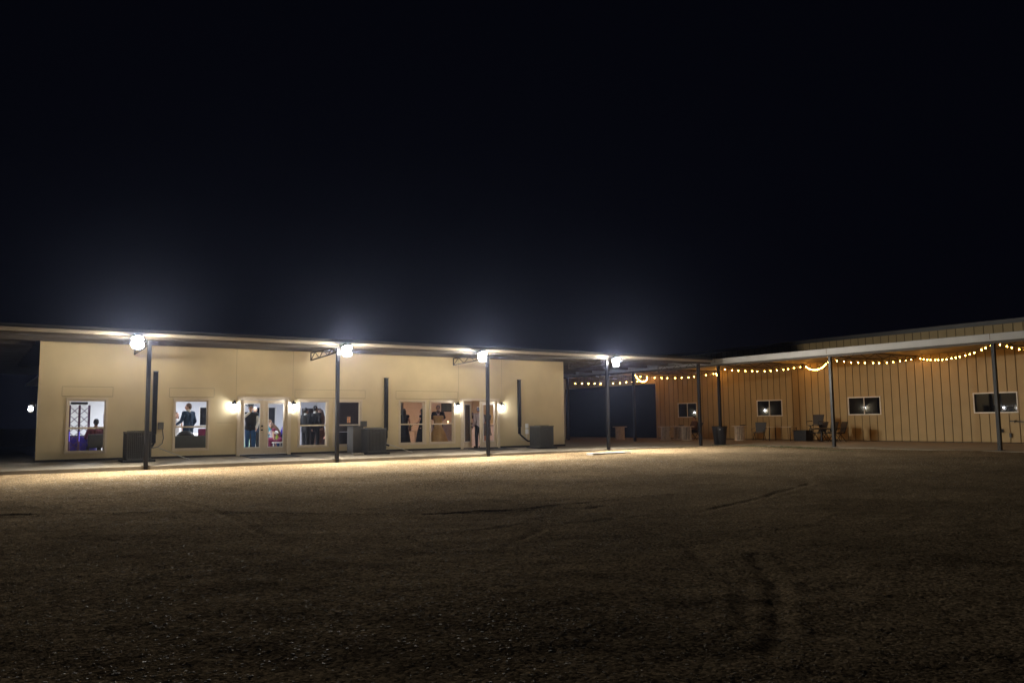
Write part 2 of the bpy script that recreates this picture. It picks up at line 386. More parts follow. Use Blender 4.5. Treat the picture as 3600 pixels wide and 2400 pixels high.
obj('hall_floor', MB().box(2.15, 22.85, 30.29, 43.19, -.05, .015), floor_in, hall)
obj('ceiling', MB().box(2.2, 22.84, 30.3, 43.18, 3.0, 3.08), ceil_m, hall)
obj('flashing', MB().box(1.86, 8.13, WY-.03, WY-.002, -.01, .075).box(10.15, 17.48, WY-.03, WY-.002, -.01, .075).box(19.49, 23.06, WY-.03, WY-.002, -.01, .075), darkflash, hall)
jt = MB()
for a, b in [(2.55, 4.05), (5.83, 7.33), (10.28, 13.13), (14.47, 17.36)]:
    jt.box(a, b, WY-.002, WY+.001, 2.42, 2.432).box(a-.006, a+.006, WY-.002, WY+.001, 2.12, 2.42).box(b-.006, b+.006, WY-.002, WY+.001, 2.12, 2.42).box(a, b, WY-.004, WY-.0015, 2.10, 2.118)
for x in (8.1, 10.2, 17.4, 19.6): jt.box(x-.005, x+.005, WY-.002, WY+.001, 2.2, 4.1)
jt.box(7.45, 8.0, WY-.002, WY+.001, 1.2, 1.208)
for k in range(0, len(jt.v), 8):
    q = MB(); q.v = jt.v[k:k+8]; q.f = [(0, 3, 2, 1), (4, 5, 6, 7), (0, 1, 5, 4), (1, 2, 6, 5), (2, 3, 7, 6), (3, 0, 4, 7)]; obj('control_joint', q, joint, hall)
for a, b in wins:
    f = MB(); t = .055
    f.box(a-.07, b+.07, WY-.03, WY-.001, WT, WT+.07).box(a-.07, a, WY-.03, WY-.001, WB-.06, WT-.001).box(b, b+.07, WY-.03, WY-.001, WB-.06, WT-.001).box(a+.001, b-.001, WY-.03, WY-.001, WB-.06, WB)
    f.box(a+.001, b-.001, WY+.03, WY+.09, WT-.035, WT-.001).box(a+.001, b-.001, WY+.03, WY+.09, WB+.001, WB+.035).box(a+.001, a+.03, WY+.03, WY+.09, WB+.036, WT-.036).box(b-.03, b-.001, WY+.03, WY+.09, WB+.036, WT-.036)
    wo = obj('window', f, cream, hall)
    obj('meeting_rail', MB().box(a+.031, b-.031, WY+.02, WY+.085, 1.045, 1.10), cream, wo)
    obj('pane', MB().box(a+.031, b-.031, WY+.055, WY+.059, 1.101, WT-.036).box(a+.031, b-.031, WY+.055, WY+.059, WB+.036, 1.044), win_glass, wo)
def leaf(parent, W, H=1.98, z0=.05):
    """door leaf in local coords, hinge at x=0"""
    f = MB(); st = .135
    f.box(0, st, -.022, .022, z0, z0+H).box(W-st, W, -.022, .022, z0, z0+H).box(st, W-st, -.022, .022, z0, z0+.25).box(st, W-st, -.022, .022, z0+H-.14, z0+H)
    b = f
    me = obj('door_leaf', b, cream, None); me.parent = parent
    bd = MB(); x0, x1, y0, y1 = st, W-st, z0+.25, z0+H-.14
    bd.box(x0+.001, x0+.028, -.034, -.023, y0-.02, y1+.02).box(x1-.028, x1-.001, -.034, -.023, y0-.02, y1+.02).box(x0+.029, x1-.029, -.034, -.023, y0-.02, y0+.012).box(x0+.029, x1-.029, -.034, -.023, y1-.012, y1+.02)
    q = obj('glass_bead', bd, white_trim); q.parent = me
    q = obj('pane', MB().box(x0+.001, x1-.001, -.003, .003, y0+.001, y1-.001), win_glass); q.parent = me
    return me
for di, (a, b) in enumerate(doors):
    W = (b-a)/2-.012
    fr = MB(); fr.box(a-.12, b+.12, WY-.035, WY-.001, 2.051, 2.15).box(a-.12, a, WY-.035, WY-.001, .02, 2.05).box(b, b+.12, WY-.035, WY-.001, .02, 2.05)
    do = obj('door_frame', fr, cream, hall)
    obj('threshold', MB().box(a+.001, b-.001, WY-.06, WY+.12, -.01, .04), black_metal, do)
    L_ = leaf(hall, W); L_.location = (a+.006-1.88, .06, 0)
    R_ = leaf(hall, W); R_.location = (b-.006-1.88, .06, 0); R_.rotation_euler = (0, 0, math.pi); R_.scale = (1, -1, 1)
    if di == 1: L_.rotation_euler = (0, 0, R(33))
    ast = obj('astragal', MB().box((a+b)/2-.02+(.02 if di else 0), (a+b)/2+.02+(.02 if di else 0), WY+.015, WY+.036, .05, 2.03), cream, hall)
    for z, nm in ((.93, 'handle'), (1.07, 'deadbolt')):
        kn = MB().tube([(W-.07, -.023, z), (W-.07, -.06, z)], .03, 12).ell((W-.07, -.07, z), (.034, .03, .034)); k = obj(nm, kn, black_metal, None, smooth=True); k.parent = L_
# partitions inside
obj('dark_partition', MB().box(13.2, 16.0, 33, 33.15, .02, 2.99), wood_dark, hall)
obj('inner_wall', MB().box(16.0, 16.12, 33.151, 43.19, .02, 2.99), white_wall, hall)  # added to keep the bright hall light out of the bar room
obj('inner_wall', MB().box(18.7, 22.85, 38, 38.12, .02, 2.99), beige_wall, hall)
obj('inner_wall', MB().box(16.13, 18.69, 39.5, 39.6, .02, 2.99), beige_wall, hall)
# ceiling lamps
def area(parent, loc, sx, sy, watts, col, rot=(0, 0, 0)):
    l = bpy.data.lights.new('panel_lamp', 'AREA'); l.shape = 'RECTANGLE'; l.size = sx; l.size_y = sy; l.energy = watts; l.color = col
    o = bpy.data.objects.new('panel_lamp', l); COL.objects.link(o); o.rotation_euler = rot; o.parent = parent; o.location = Vector(loc)-root_loc(parent)
panel_e = mat('panel_diffuser', (.9, .9, .9), .5, emit=(.8, .9, 1), estr=2)
for i, (x, y, en, c) in enumerate([(4.5, 35.5, HALL, (.82, .9, 1)), (9, 35.5, HALL, (.82, .88, 1)), (7, 40, HALL, (.82, .9, 1)), (12.5, 38.5, HALL*.8, (.74, .82, 1)), (4, 32, HALL*.10, (.8, .85, 1)), (9.3, 31.8, HALL*.28, (.9, .95, 1)),
                                   (18.5, 34.5, BARL*1.4, (1, .66, .45)), (20.8, 33.2, BARL*1.6, (1, .72, .52)), (15.5, 31.6, BARL*.12, (1, .8, .6))]):
    t = thing('ceiling_lamp', ['flat white ceiling panel lamp above the DJ truss', 'flat white ceiling panel lamp above the guests by the left double door', 'flat white ceiling panel lamp in the middle of the bright hall', 'flat white ceiling panel lamp behind the dark partition',
        'small ceiling lamp over the seated DJ', 'small ceiling lamp over the man in the cowboy hat', 'warm ceiling panel lamp above the bar room', 'warm ceiling panel lamp above the bar counter', 'small warm ceiling lamp over the long haired women'][i], 'lamp', (x, y, 2.93), group='ceiling lamps inside the hall')
    obj('lamp_housing', MB().box(x-.62, x+.62, y-.32, y+.32, 2.94, 2.998), white_trim, t)
    area(t, (x, y, 2.93), 1.2, .6, en, c)

# lanterns by the doors and on the end walls
def lantern():
    t = thing('wall_lantern', '', 'lantern', (0, 0, 0), group='black wall lanterns beside doors')
    m = MB(); m.lathe([(.06, 0), (.06, .02)], (0, 0, 0), 14)
    m2 = MB(); m2.v = [(x, -z, y) for x, y, z in m.v]; m2.f = m.f   # round plate against the wall (facing -y)
    for i, v in enumerate(m2.v): m2.v[i] = (v[0], v[1], v[2]+.10)
    obj('back_plate', m2, black_metal, t)
    obj('arm', MB().tube([(0, -.02, .10), (0, -.06, .17), (0, -.11, .20), (0, -.15, .175)], .011, 8), black_metal, t)
    obj('cap', MB().lathe([(.105, .085), (.108, .095), (.06, .14), (.03, .165), (.022, .19), (.006, .215)], (0, -.15, 0), 8), black_metal, t)
    cg = MB()
    for k in range(4):
        a = math.pi/4+k*math.pi/2; cg.bar((.085*math.cos(a), -.15+.085*math.sin(a), .09), (.055*math.cos(a), -.15+.055*math.sin(a), -.13), .009)
    cg.lathe([(.06, -.145), (.062, -.13), (.03, -.128)], (0, -.15, 0), 8).tube([(0, -.15, -.145), (0, -.15, -.175)], .008)
    obj('cage', cg, black_metal, t)
    obj('glass', MB().lathe([(.052, -.127), (.08, .084)], (0, -.15, 0), 4), lamp_glass, t)
    obj('bulb', MB().ell((0, -.15, -.01), (.042, .042, .06)), sconce_m, t, smooth=True)
    return t
L0 = lantern(); first = True
for x, y, z, rz, lab in [(8.02, WY, 1.80, 0, 'glowing black lantern on the wall left of the left double door'), (10.19, WY, 1.80, 0, 'glowing black lantern between the left double door and the window with two men in suits'),
                         (17.30, WY, 1.78, 0, 'glowing black lantern between the bride window and the half open door'), (19.52, WY, 1.78, 0, 'glowing black lantern right of the right double door'),
                         (1.90, 31.0, 1.74, -math.pi/2, 'small bright lantern at the far left corner of the hall'),
                         (23.04, 32.84, 1.85, math.pi/2, 'end wall lantern reflected in the tan building window second from the right'), (23.04, 41.2, 1.8, math.pi/2, 'lantern on the end wall of the hall, reflected in the window above the folding chair'),
                         (23.04, 48.5, 1.75, math.pi/2, 'lantern on the end wall of the hall, reflected in the window above the seated man')]:
    if first: L0.location = (x, y, z); L0.rotation_euler.z = rz; L0['label'] = lab; first = False
    else: dup(L0, (x, y, z), rz, lab)

# ------------------------------------------------------------------ hall canopy
FY = 26.8
cp = thing('porch_canopy', 'long flat porch roof with tan gutter and black posts along the cream hall', 'canopy', (0, 27.0, 0))
obj('roof', MB().box(-26, 29.45, FY+.06, 50, 4.0, 4.05).box(-26, 29.45, FY-.02, FY+.055, 3.955, 4.055), roof_m, cp)
obj('gutter', MB().box(-26, 29.4, FY-.05, FY+.05, 3.845, 3.95), gutter_m, cp, bevel=.012)
obj('beam', MB().box(-26, 29.35, FY+.02, FY+.16, 3.76, 3.843), beam_brown, cp)
pu = MB()
for k in range(15):
    y = 28.1+k*1.5
    pu.box(-26, 1.8 if 30.0 < y < 44.5 else 29.3, y, y+.07, 3.84, 3.998)
    if 30 < y < 44.5: pu.box(23.1, 29.3, y, y+.07, 3.84, 3.998)
obj('purlin', pu, beam_brown, cp)
PX = [-7.6, -1.5, 4.61, 10.74, 16.93, 23.05, 28.7]
for i, x in enumerate(PX):
    p = obj('post', MB().box(x-.057, x+.057, 26.95, 27.07, -.25 if x < 16 else -.2, 3.758), black_metal, cp, bevel=.006)
    obj('base_plate', MB().box(x-.12, x+.12, 26.89-.0, 27.13, -.095, -.085), black_metal, p)
    tr = MB(); ye = 29.7
    tr.bar((x, 27.1, 3.80), (x, ye, 3.80), .05, .04).bar((x, 27.1, 3.62), (x, ye, 3.52), .045, .035)
    n = 6
    for k in range(n):
        y0, y1 = 27.1+(ye-27.1)*k/n, 27.1+(ye-27.1)*(k+1)/n; zb = lambda y: 3.62-.10*(y-27.1)/(ye-27.1)
        tr.bar((x, y0, 3.80) if k % 2 else (x, y0, zb(y0)), (x, y1, zb(y1)) if k % 2 else (x, y1, 3.80), .022)
    tr.bar((x, ye, 3.8), (x, ye, 3.52), .04)
    obj('truss', tr, beam_brown, cp)

# floodlights
def flood():
    t = thing('floodlight', '', 'floodlight', (0, 0, 0), group='LED floodlights under the canopy edge')
    n = Vector((0, -.40, -.917)).normalized(); u = Vector((1, 0, 0)); v = n.cross(u)
    def slab_(mb, c, su, sv, sn):
        k = len(mb.v)
        for a in (-1, 1):
            for q, r in ((-1, -1), (1, -1), (1, 1), (-1, 1)): mb.v.append(tuple(c+u*q*su+v*r*sv+n*a*sn))
        mb.f += [(k+3, k+2, k+1, k), (k+4, k+5, k+6, k+7)]+[(k+i, k+(i+1) % 4, k+4+(i+1) % 4, k+4+i) for i in range(4)]
    c = Vector((0, 0, 0))
    def ring(mb, prof, seg=24, half=None):   # solid of revolution about n
        k0 = len(mb.v)
        for r_, h_ in prof:
            for k in range(seg): a = 2*math.pi*k/seg; mb.v.append(tuple(c+n*h_+u*r_*math.cos(a)+v*r_*math.sin(a)))
        for i in range(len(prof)-1):
            for k in range(seg): mb.f.append((k0+i*seg+k, k0+i*seg+(k+1) % seg, k0+(i+1)*seg+(k+1) % seg, k0+(i+1)*seg+k))
        mb.f.append(tuple(reversed(range(k0, k0+seg)))); mb.f.append(tuple(range(k0+(len(prof)-1)*seg, k0+len(prof)*seg))); return mb
    obj('housing', ring(MB(), [(.06, -.20), (.10, -.19), (.13, -.12), (.175, -.10), (.175, -.075)]), black_metal, t)
    fins = MB()
    for k in range(9): slab_(fins, c-n*.16+u*(-.12+k*.03), .003, .10, .03)
    obj('cooling_fins', fins, black_metal, t)
    obj('added_spill_rim', ring(MB(), [(.14, -.074), (.162, -.05), (.162, -.03), (.15, -.012)]), rim_m, t, smooth=False)  # glowing rim added to throw spill light on the upper wall
    L = MB(); ring(L, [(.146, -.0115), (.13, .012), (.09, .028), (.03, .036)]); obj('lens', L, lens_m, t)
    vs = MB(); sg = 12; k0 = 0
    for h_ in (-.012, .19):
        for rr in (.185, .189):
            for k in range(sg+1): a = math.pi*(k/sg)*.8+math.pi*.1; q = -1 if v.y < 0 else 1; vs.v.append(tuple(c+n*h_+u*rr*math.cos(a)+v*q*rr*math.sin(a)))
    m_ = sg+1
    for k in range(sg): vs.f += [(k, k+1, 2*m_+k+1, 2*m_+k), (m_+k, 3*m_+k, 3*m_+k+1, m_+k+1), (k, m_+k, m_+k+1, k+1), (2*m_+k, 2*m_+k+1, 3*m_+k+1, 3*m_+k)]
    obj('added_visor', vs, black_metal, t)  # shield added behind the lens to keep light off the wall base
    obj('bracket', MB().bar((-.20, .03, .06), (-.20, .13, .12), .012, .03).bar((.20, .03, .06), (.20, .13, .12), .012, .03).bar((-.2, .13, .12), (.2, .13, .12), .03, .012).bar((0, .13, .12), (0, .2, .14), .03), black_metal, t)
    return t
F0 = flood(); fl = [(4.19, 'floodlight left of the post in front of the first air conditioner'), (10.88, 'floodlight right of the post between the two dark windows'), (16.40, 'floodlight left of the post crossing the half open door'), (23.16, 'floodlight beside the post past the end of the cream wall')]
for i, (x, lab) in enumerate(fl):
    if i == 0: F0.location = (x, 26.52, 3.68); F0['label'] = lab
    else: dup(F0, (x, 26.52, 3.68), None, lab)

# ------------------------------------------------------------------ metal building
DX = 37.06
mbd = thing('metal_building', 'tall tan metal building with ribbed siding and small sliding windows', 'building', (DX, 20, 0))
rw = [(35.10, 36.65), (28.83, 30.50), (23.05, 24.78), (16.80, 18.60)]
op = (38.62, 52.0, -.1, 3.5)
obj('wall', MB().panel('x', DX, .2, -6, 56, -.12, 5.2, [(a, b, 1.32, 2.14) for a, b in rw]+[op]), siding, mbd)
rb = MB()
y = -5.9
while y < 56:
    lo = -.1
    def seg(z0, z1): rb.box(DX-.022, DX-.001, y-.012, y+.012, z0, z1)
    if op[0]-.1 < y < op[1]+.1: seg(3.62, 5.19)
    else:
        hit = [1 for a, b in rw if a-.06 < y < b+.06]
        if hit: seg(-.1, 1.25); seg(2.2, 5.19)
        else: seg(-.1, 5.19)
    y += .405
obj('rib', rb, groove, mbd)
obj('base_trim', MB().box(DX-.03, DX-.024, -6, 38.5, -.1, .03), darkflash, mbd)
obj('eave_trim', MB().box(DX-.08, DX-.03, -6, 56, 5.1, 5.24), roof_m, mbd)
obj('roof', MB().box(DX-.02, DX+14, -6, 56, 5.22, 5.3), roof_m, mbd)
for a, b in rw:
    z0, z1 = 1.30, 2.16
    f = MB(); f.box(DX-.04, DX+.02, a-.02, b+.02, z0-.02, z0+.03).box(DX-.04, DX+.02, a-.02, b+.02, z1-.03, z1+.02).box(DX-.04, DX+.02, a-.02, a+.025, z0+.031, z1-.031).box(DX-.04, DX+.02, b-.025, b+.02, z0+.031, z1-.031)
    wo = obj('window', f, white_trim, mbd)
    if a > 17: obj('mullion', MB().box(DX-.03, DX+.015, (a+b)/2-.02, (a+b)/2+.02, z0+.031, z1-.031), white_trim, wo)
    obj('pane', MB().box(DX-.006, DX+.002, a+.026, b-.026, z0+.032, z1-.032), dark_glass, wo)
dd = MB(); dd.box(DX+.06, DX+.1, op[0]+.01, op[1], -.02, 3.49)
bd = obj('bay_door', dd, mat('bay_door_black', (.004, .004, .007), .9, spec=0), mbd)
obj('door_trim', MB().box(DX-.035, DX-.001, op[0]-.12, op[0]-.002, 0, 3.62).box(DX-.035, DX-.001, op[0]-.001, op[1], 3.51, 3.62), siding, bd)
obj('downspout', MB().box(30.25, 30.33, 39.45, 39.55, -.05, 3.7), gutter_m, mbd)
# wall fittings at the right
t = thing('hose_tap', 'dark hose tap and bracket on tan siding under the rightmost window', 'tap', (DX-.02, 16.9, .92)); x = DX-.03
obj('bracket', MB().bar((x, 16.6, .90), (x, 17.15, .93), .03, .05), black_metal, t); obj('valve', MB().tube([(x, 16.9, .92), (x-.12, 16.9, .92), (x-.14, 16.9, .86)], .02).lathe([(.05, .95), (.05, .97)], (x-.06, 16.9, 0), 10), black_metal, t)
t = thing('wall_tap', 'small dark tap on tan siding beside the rightmost post', 'tap', (DX-.02, 17.5, .52)); obj('valve', MB().tube([(x, 17.5, .52), (x-.1, 17.5, .52), (x-.12, 17.5, .45)], .022).lathe([(.045, .56), (.045, .58)], (x-.06, 17.5, 0), 10), black_metal, t); obj('flange', MB().box(x-.005, x+.005, 17.43, 17.57, .45, .6), black_metal, t)
t = thing('outlet_box', 'small dark outlet box low on tan siding right of the rightmost post', 'outlet', (DX-.02, 17.15, .33)); obj('box', MB().box(x-.04, x+.01, 17.1, 17.2, .24, .42), box_grey, t, bevel=.006); obj('cover', MB().box(x-.05, x-.041, 17.11, 17.19, .25, .41), black_metal, t)

# canopy of the metal building
FX = 30.2
c2 = thing('lean_to_canopy', 'lean-to porch roof with wide pale fascia and bar joists on the tan metal building', 'canopy', (30.4, 20, 0))
obj('fascia', MB().box(FX-.03, FX+.02, -6, 40.4, 3.84, 4.06), gutter_w, c2)
obj('gutter_lip', MB().box(FX-.06, FX-.031, -6, 40.4, 3.80, 3.845), gutter_w, c2)
sj = MB()
for y in (14.45, 21.1, 27.3, 33.4): sj.box(FX-.034, FX-.0305, y-.01, y+.01, 3.85, 4.058)
obj('fascia_seam', sj, groove, c2)
obj('roof', MB().box(FX+.021, DX-.03, -6, 40.4, 4.045, 4.075), roof_m, c2)
obj('soffit', MB().box(FX+.022, DX-.031, -6, 40.3, 4.03, 4.043), mat('soffit_tan', (.26, .2, .12), .6), c2)
obj('beam', MB().box(30.33, 30.46, -6, 40.2, 3.72, 3.85), beam_brown, c2)
PY = [8.3, 14.47, 21.1, 27.3, 33.4, 39.3]
for y in PY:
    p = obj('post', MB().box(30.34, 30.46, y-.06, y+.06, -.15, 3.719), black_metal, c2, bevel=.006)
    obj('base_plate', MB().box(30.28, 30.52, y-.12, y+.12, slabz(30.3, 10)+.006, slabz(30.4, 10)+.016), black_metal, p)
    tr = MB(); n = 10; x0, x1 = 30.5, 36.95
    tr.bar((x0, y, 3.99), (x1, y, 3.99), .05, .05).bar((x0, y, 3.80), (x0+1.2, y, 3.72), .045, .04).bar((x0+1.2, y, 3.72), (x1-1, y, 3.76), .045, .04).bar((x1-1, y, 3.76), (x1, y, 3.9), .045, .04)
    for k in range(n):
        a, b = x0+(x1-x0)*k/n, x0+(x1-x0)*(k+1)/n
        tr.bar((a, y, 3.98 if k % 2 else 3.76), (b, y, 3.76 if k % 2 else 3.98), .022)
    obj('joist', tr, beam_brown, c2)

# festoon strings
bm = MB().ell((0, 0, -.075), (.018, .018, .025), 10, 7); sm_ = MB().tube([(0, 0, 0), (0, 0, -.045)], .014, 8)
bulb_mesh = None
def string(p, q, sag, n, label, skip0=.5):
    global bulb_mesh, sock_mesh
    p, q = Vector(p), Vector(q)
    t = thing('string_light', label, 'string lights', p, group='strings of warm bulbs under the lean-to canopy')
    def P(u): return p.lerp(q, u)+Vector((0, 0, -4*sag*u*(1-u)))
    obj('cable', MB().tube([P(i/18) for i in range(19)], .008, 5), black_metal, t)
    for k in range(n):
        c = P(min(.99, max(.01, (k+skip0+random.uniform(-.13, .13))/n)))+Vector((0, 0, random.uniform(-.012, .006)))
        if bulb_mesh is None:
            b = obj('bulb', bm, bulb_m, None, smooth=True); s_ = obj('socket', sm_, black_metal); bulb_mesh = b.data; sock_mesh = s_.data
        else:
            b = bpy.data.objects.new('bulb', bulb_mesh); COL.objects.link(b); s_ = bpy.data.objects.new('socket', sock_mesh); COL.objects.link(s_)
        b.parent = t; b.location = c-p; b.rotation_euler = (random.gauss(0, .15), random.gauss(0, .15), 0); s_.rotation_euler = b.rotation_euler; s_.parent = t; s_.location = c-p
names_ = ['behind the rightmost post', 'past the rightmost window', 'past the second window from the right', 'above the folding chair', 'near the seated man', 'over the black bay door']
HZ = [4.22, 4.22, 4.22, 4.20, 4.16, 4.1]
strings = [
 ((30.6, 14.47, 3.80), (36.9, 14.6, 3.92), .18, 12, 'sagging string of warm bulbs right of the rightmost post, cut off by the photo edge'),
 ((36.9, 20.95, 3.95), (30.6, 14.55, 3.78), .26, 17, 'long sagging string of warm bulbs ending at the rightmost post'),
 ((30.6, 21.1, 3.66), (36.9, 21.1, 3.95), .16, 12, 'string of warm bulbs above the window that stands right of the second post'),
 ((36.9, 27.1, 3.97), (30.6, 21.2, 3.72), .32, 17, 'short looking deep swag of bulbs just left of the second post from the right'),
 ((30.6, 27.3, 3.66), (36.9, 27.2, 3.97), .18, 13, 'string of warm bulbs rising to the right above the folding chair'),
 ((36.9, 33.3, 3.95), (30.6, 27.4, 3.68), .28, 14, 'string of warm bulbs bunched up behind the post with the bin'),
 ((30.6, 33.4, 3.62), (36.9, 33.3, 3.93), .18, 12, 'string of warm bulbs above the window with the seated man'),
 ((36.9, 39.2, 3.92), (30.6, 33.5, 3.72), .30, 15, 'small bunched swag of bulbs at the right end of the black bay door'),
 ((30.6, 39.2, 3.50), (36.9, 39.25, 3.80), .10, 12, 'farthest string of warm bulbs along the top of the black bay door')]
for a in strings: string(*a)

# ------------------------------------------------------------------ air conditioners and wall gear
def condenser():
    t = thing('air_conditioner', '', 'air conditioner', (0, 0, 0), group='condenser units on the slab by the hall wall')
    W, D, H = .74, .80, .98
    obj('pad', MB().box(-W/2-.12, W/2+.12, -.08, D+.08, 0, .07), unit_dark, t, bevel=.01)
    obj('core', MB().box(-W/2+.04, W/2-.04, .04, D-.04, .075, H-.04), unit_dark, t)
    s = MB(); n = 13
    for k in range(n):
        x = -W/2+.03+(W-.06)*k/(n-1); s.box(x-.011, x+.011, 0, .03, .12, H-.05); s.box(x-.011, x+.011, D-.03, D, .12, H-.05)
        y = .03+(D-.06)*k/(n-1); s.box(-W/2, -W/2+.03, y-.011, y+.011, .121, H-.051); s.box(W/2-.03, W/2, y-.011, y+.011, .121, H-.051)
    obj('louver', s, unit_grey, t)
    fr = MB().box(-W/2-.005, W/2+.005, -.006, D+.006, H-.05, H).box(-W/2-.005, W/2+.005, -.006, D+.006, .071, .12)
    obj('cabinet_frame', fr, unit_grey, t, bevel=.01)
    g = MB()
    for r in (.08, .16, .24, .32): g.tube([(r*math.cos(a*math.pi/12), D/2+r*math.sin(a*math.pi/12), H+.02) for a in range(25)], .005, 5)
    for k in range(6): a = k*math.pi/6; g.bar((-.33*math.cos(a), D/2-.33*math.sin(a), H+.012), (.33*math.cos(a), D/2+.33*math.sin(a), H+.012), .008)
    obj('fan_guard', g, unit_dark, t)
    obj('nameplate', MB().box(-.09, .09, -.004, -.0005, H-.16, H-.145), box_grey, t)
    return t
A0 = condenser(); zc = slabz(5, 28.7)+.004
for i, (x, lab) in enumerate([(4.69, 'ribbed air conditioner behind the leftmost lamp post'), (13.02, 'ribbed air conditioner in front of the dark window between the doors'), (21.0, 'ribbed air conditioner at the right end of the cream wall')]):
    if i == 0: A0.location = (x, 28.68, zc); A0['label'] = lab
    else: dup(A0, (x, 28.68, zc), None, lab)
t = thing('side_cabinet', 'plain grey metal cabinet left of the middle air conditioner', 'cabinet', (12.3, 29.5, 0)); obj('body', MB().box(12.32, 12.74, 29.35, 29.95, 0.02, 1.0), box_grey, t, bevel=.01); obj('lid', MB().box(12.30, 12.76, 29.33, 29.97, 1.001, 1.03), unit_grey, t); obj('cable_box', MB().box(12.92, 13.16, 29.97, 30.09, 1.0, 1.22), box_grey, t, bevel=.008)
t = thing('paver_block', 'small pale concrete block on the slab left of the middle air conditioner', 'block', (12.0, 28.6, 0)); obj('block', MB().box(12.02, 12.42, 28.55, 28.85, -.05, .03), concrete, t, bevel=.01)
for x, z0, z1, tail, lab in [(5.36, .53, 2.96, 0, 'tall black line cover on the wall behind the leftmost post'), (14.02, .53, 2.91, -.1, 'tall black line cover right of the middle air conditioner'), (20.5, .59, 2.97, .4, 'tall black line cover left of the rightmost air conditioner')]:
    t = thing('line_cover', lab, 'conduit', (x, WY, z0), group='black refrigerant line covers on the cream wall')
    obj('channel', MB().box(x-.075, x+.075, WY-.09, WY-.002, z0+.3, z1).box(x-.06, x+.06, WY-.08, WY-.002, z0, z0+.299), black_metal, t, bevel=.012)
    obj('end_cap', MB().box(x-.085, x+.085, WY-.1, WY-.002, z1+.001, z1+.03), black_metal, t)
    if tail: obj('pipe', MB().tube([(x, WY-.06, z0), (x+tail*.3, WY-.1, z0-.12), (x+tail*.8, WY-.2, .28), (x+tail*1.0, WY-.5, .25)], .035), black_metal, t)
    else: obj('pipe', MB().tube([(x, WY-.06, z0), (x-.05, WY-.1, z0-.1), (x-.2, WY-.5, .35)], .035), black_metal, t)
for x, z0, z1, bw_, cx, lab in [(5.57, 1.0, 1.24, .09, 5.2, 'grey electrical box with hanging cable right of the leftmost line cover')]:
    t = thing('junction_box', lab, 'electrical box', (x, WY, z0)); obj('box', MB().box(x-bw_, x+bw_, WY-.1, WY-.002, z0, z1), box_grey, t, bevel=.008)
    obj('cable', MB().tube([(x+.06, WY-.05, z0), (x+.1, WY-.06, z0-.3), (x+.06, WY-.08, z0-.48), (x-.1, WY-.2, z0-.6), (x-.35, WY-.5, z0-.62)], .016), box_grey, t)
t = thing('junction_box', 'pair of white switch boxes with a looped cable beside the rightmost air conditioner', 'electrical box', (20.9, WY, .6))
wb_ = mat('white_box', (.8, .8, .8), .5)
obj('upper_box', MB().box(20.83, 20.95, WY-.1, WY-.002, .84, 1.04), wb_, t, bevel=.006); obj('lower_box', MB().box(20.83, 20.95, WY-.1, WY-.002, .58, .8), wb_, t, bevel=.006)
obj('cable', MB().tube([(20.89, WY-.05, .58), (20.86, WY-.07, .42), (20.74, WY-.08, .30), (20.6, WY-.08, .33), (20.52, WY-.06, .5)], .012), pvc, t)
for (x0, z0, x1, z1, lab) in [(5.75, .27, 6.35, -.02, 'thin pale drain pipe sloping down right of the leftmost air conditioner'), (14.1, .26, 14.75, -.02, 'thin pale drain pipe sloping down right of the middle air conditioner')]:
    t = thing('drain_pipe', lab, 'pipe', (x0, 29.8, 0), group='thin drain pipes leaning at the cream wall'); obj('pipe', MB().tube([(x0-.25, 29.9, z0+.1), (x1, 29.2, z1-.01)], .014), pvc, t); obj('end_fitting', MB().tube([(x1-.05, 29.23, z1+.02), (x1+.01, 29.19, z1-.02)], .02), pvc, t)
for x0, x1, lab in [(8.3, 10.1, 'flat black door mat in front of the left double door'), (17.7, 19.5, 'flat black door mat in front of the half open door')]:
    z = slabz(9, 29.3)
    mt = MB(); mt.v = [(x0, 28.75, slabz(9, 28.75)+.004), (x1, 28.75, slabz(9, 28.75)+.004), (x1, 29.85, slabz(9, 29.85)+.004), (x0, 29.85, slabz(9, 29.85)+.004)]; mt.v += [(a, b, c+.014) for a, b, c in mt.v]; mt.f = [(3, 2, 1, 0), (4, 5, 6, 7), (0, 1, 5, 4), (1, 2, 6, 5), (2, 3, 7, 6), (3, 0, 4, 7)]
    tag(obj('door_mat', mt, rubber), lab, 'mat')
t = thing('wheel_stop', 'pale concrete plank lying on gravel in front of the fourth post', 'plank', (20.9, 24.4, -.17)); obj('plank', MB().box(20.0, 21.9, 24.35, 24.75, -.19, -.105), mat('pale_concrete', (.42, .43, .45), .8, var=.1), t, bevel=.01)
# ------------------------------------------------------------------ porch furniture
def spool(r, h, rb_):
    t = thing('spool_table', '', 'table', (0, 0, 0), group='pale round pedestal tables on the porch')
    obj('tabletop', MB().lathe([(r, h-.045), (r+.01, h-.02), (r, h)], (0, 0, 0), 28), palewood, t)
    st = MB(); n = 18
    for k in range(n):
        a = 2*math.pi*k/n; wdt = 2*rb_*math.tan(math.pi/n)*.94
        c, s_ = math.cos(a), math.sin(a); st.bar((rb_*c, rb_*s_, .05), (rb_*.97*c, rb_*.97*s_, h-.046), wdt, .03)
    obj('drum', st, palewood, t)
    obj('core', MB().lathe([(rb_-.03, .04), (rb_-.03, h-.047)], (0, 0, 0), 16), wood_dark, t)
    obj('foot', MB().lathe([(rb_+.06, 0), (rb_+.06, .045)], (0, 0, 0), 24), palewood, t)
    return t
T0 = spool(.42, .78, .24)
spots = [(32.4, 36.9, 'pale round pedestal table standing alone before the black bay door'), (33.2, 33.9, 'leftmost of three pale pedestal tables under the small window'), (34.6, 34.3, 'rear pale pedestal table of the three under the small window'), (33.4, 32.45, 'front pale pedestal table beside the seated man'), (34.9, 30.0, 'pale pedestal table between the bin and the folding chair')]
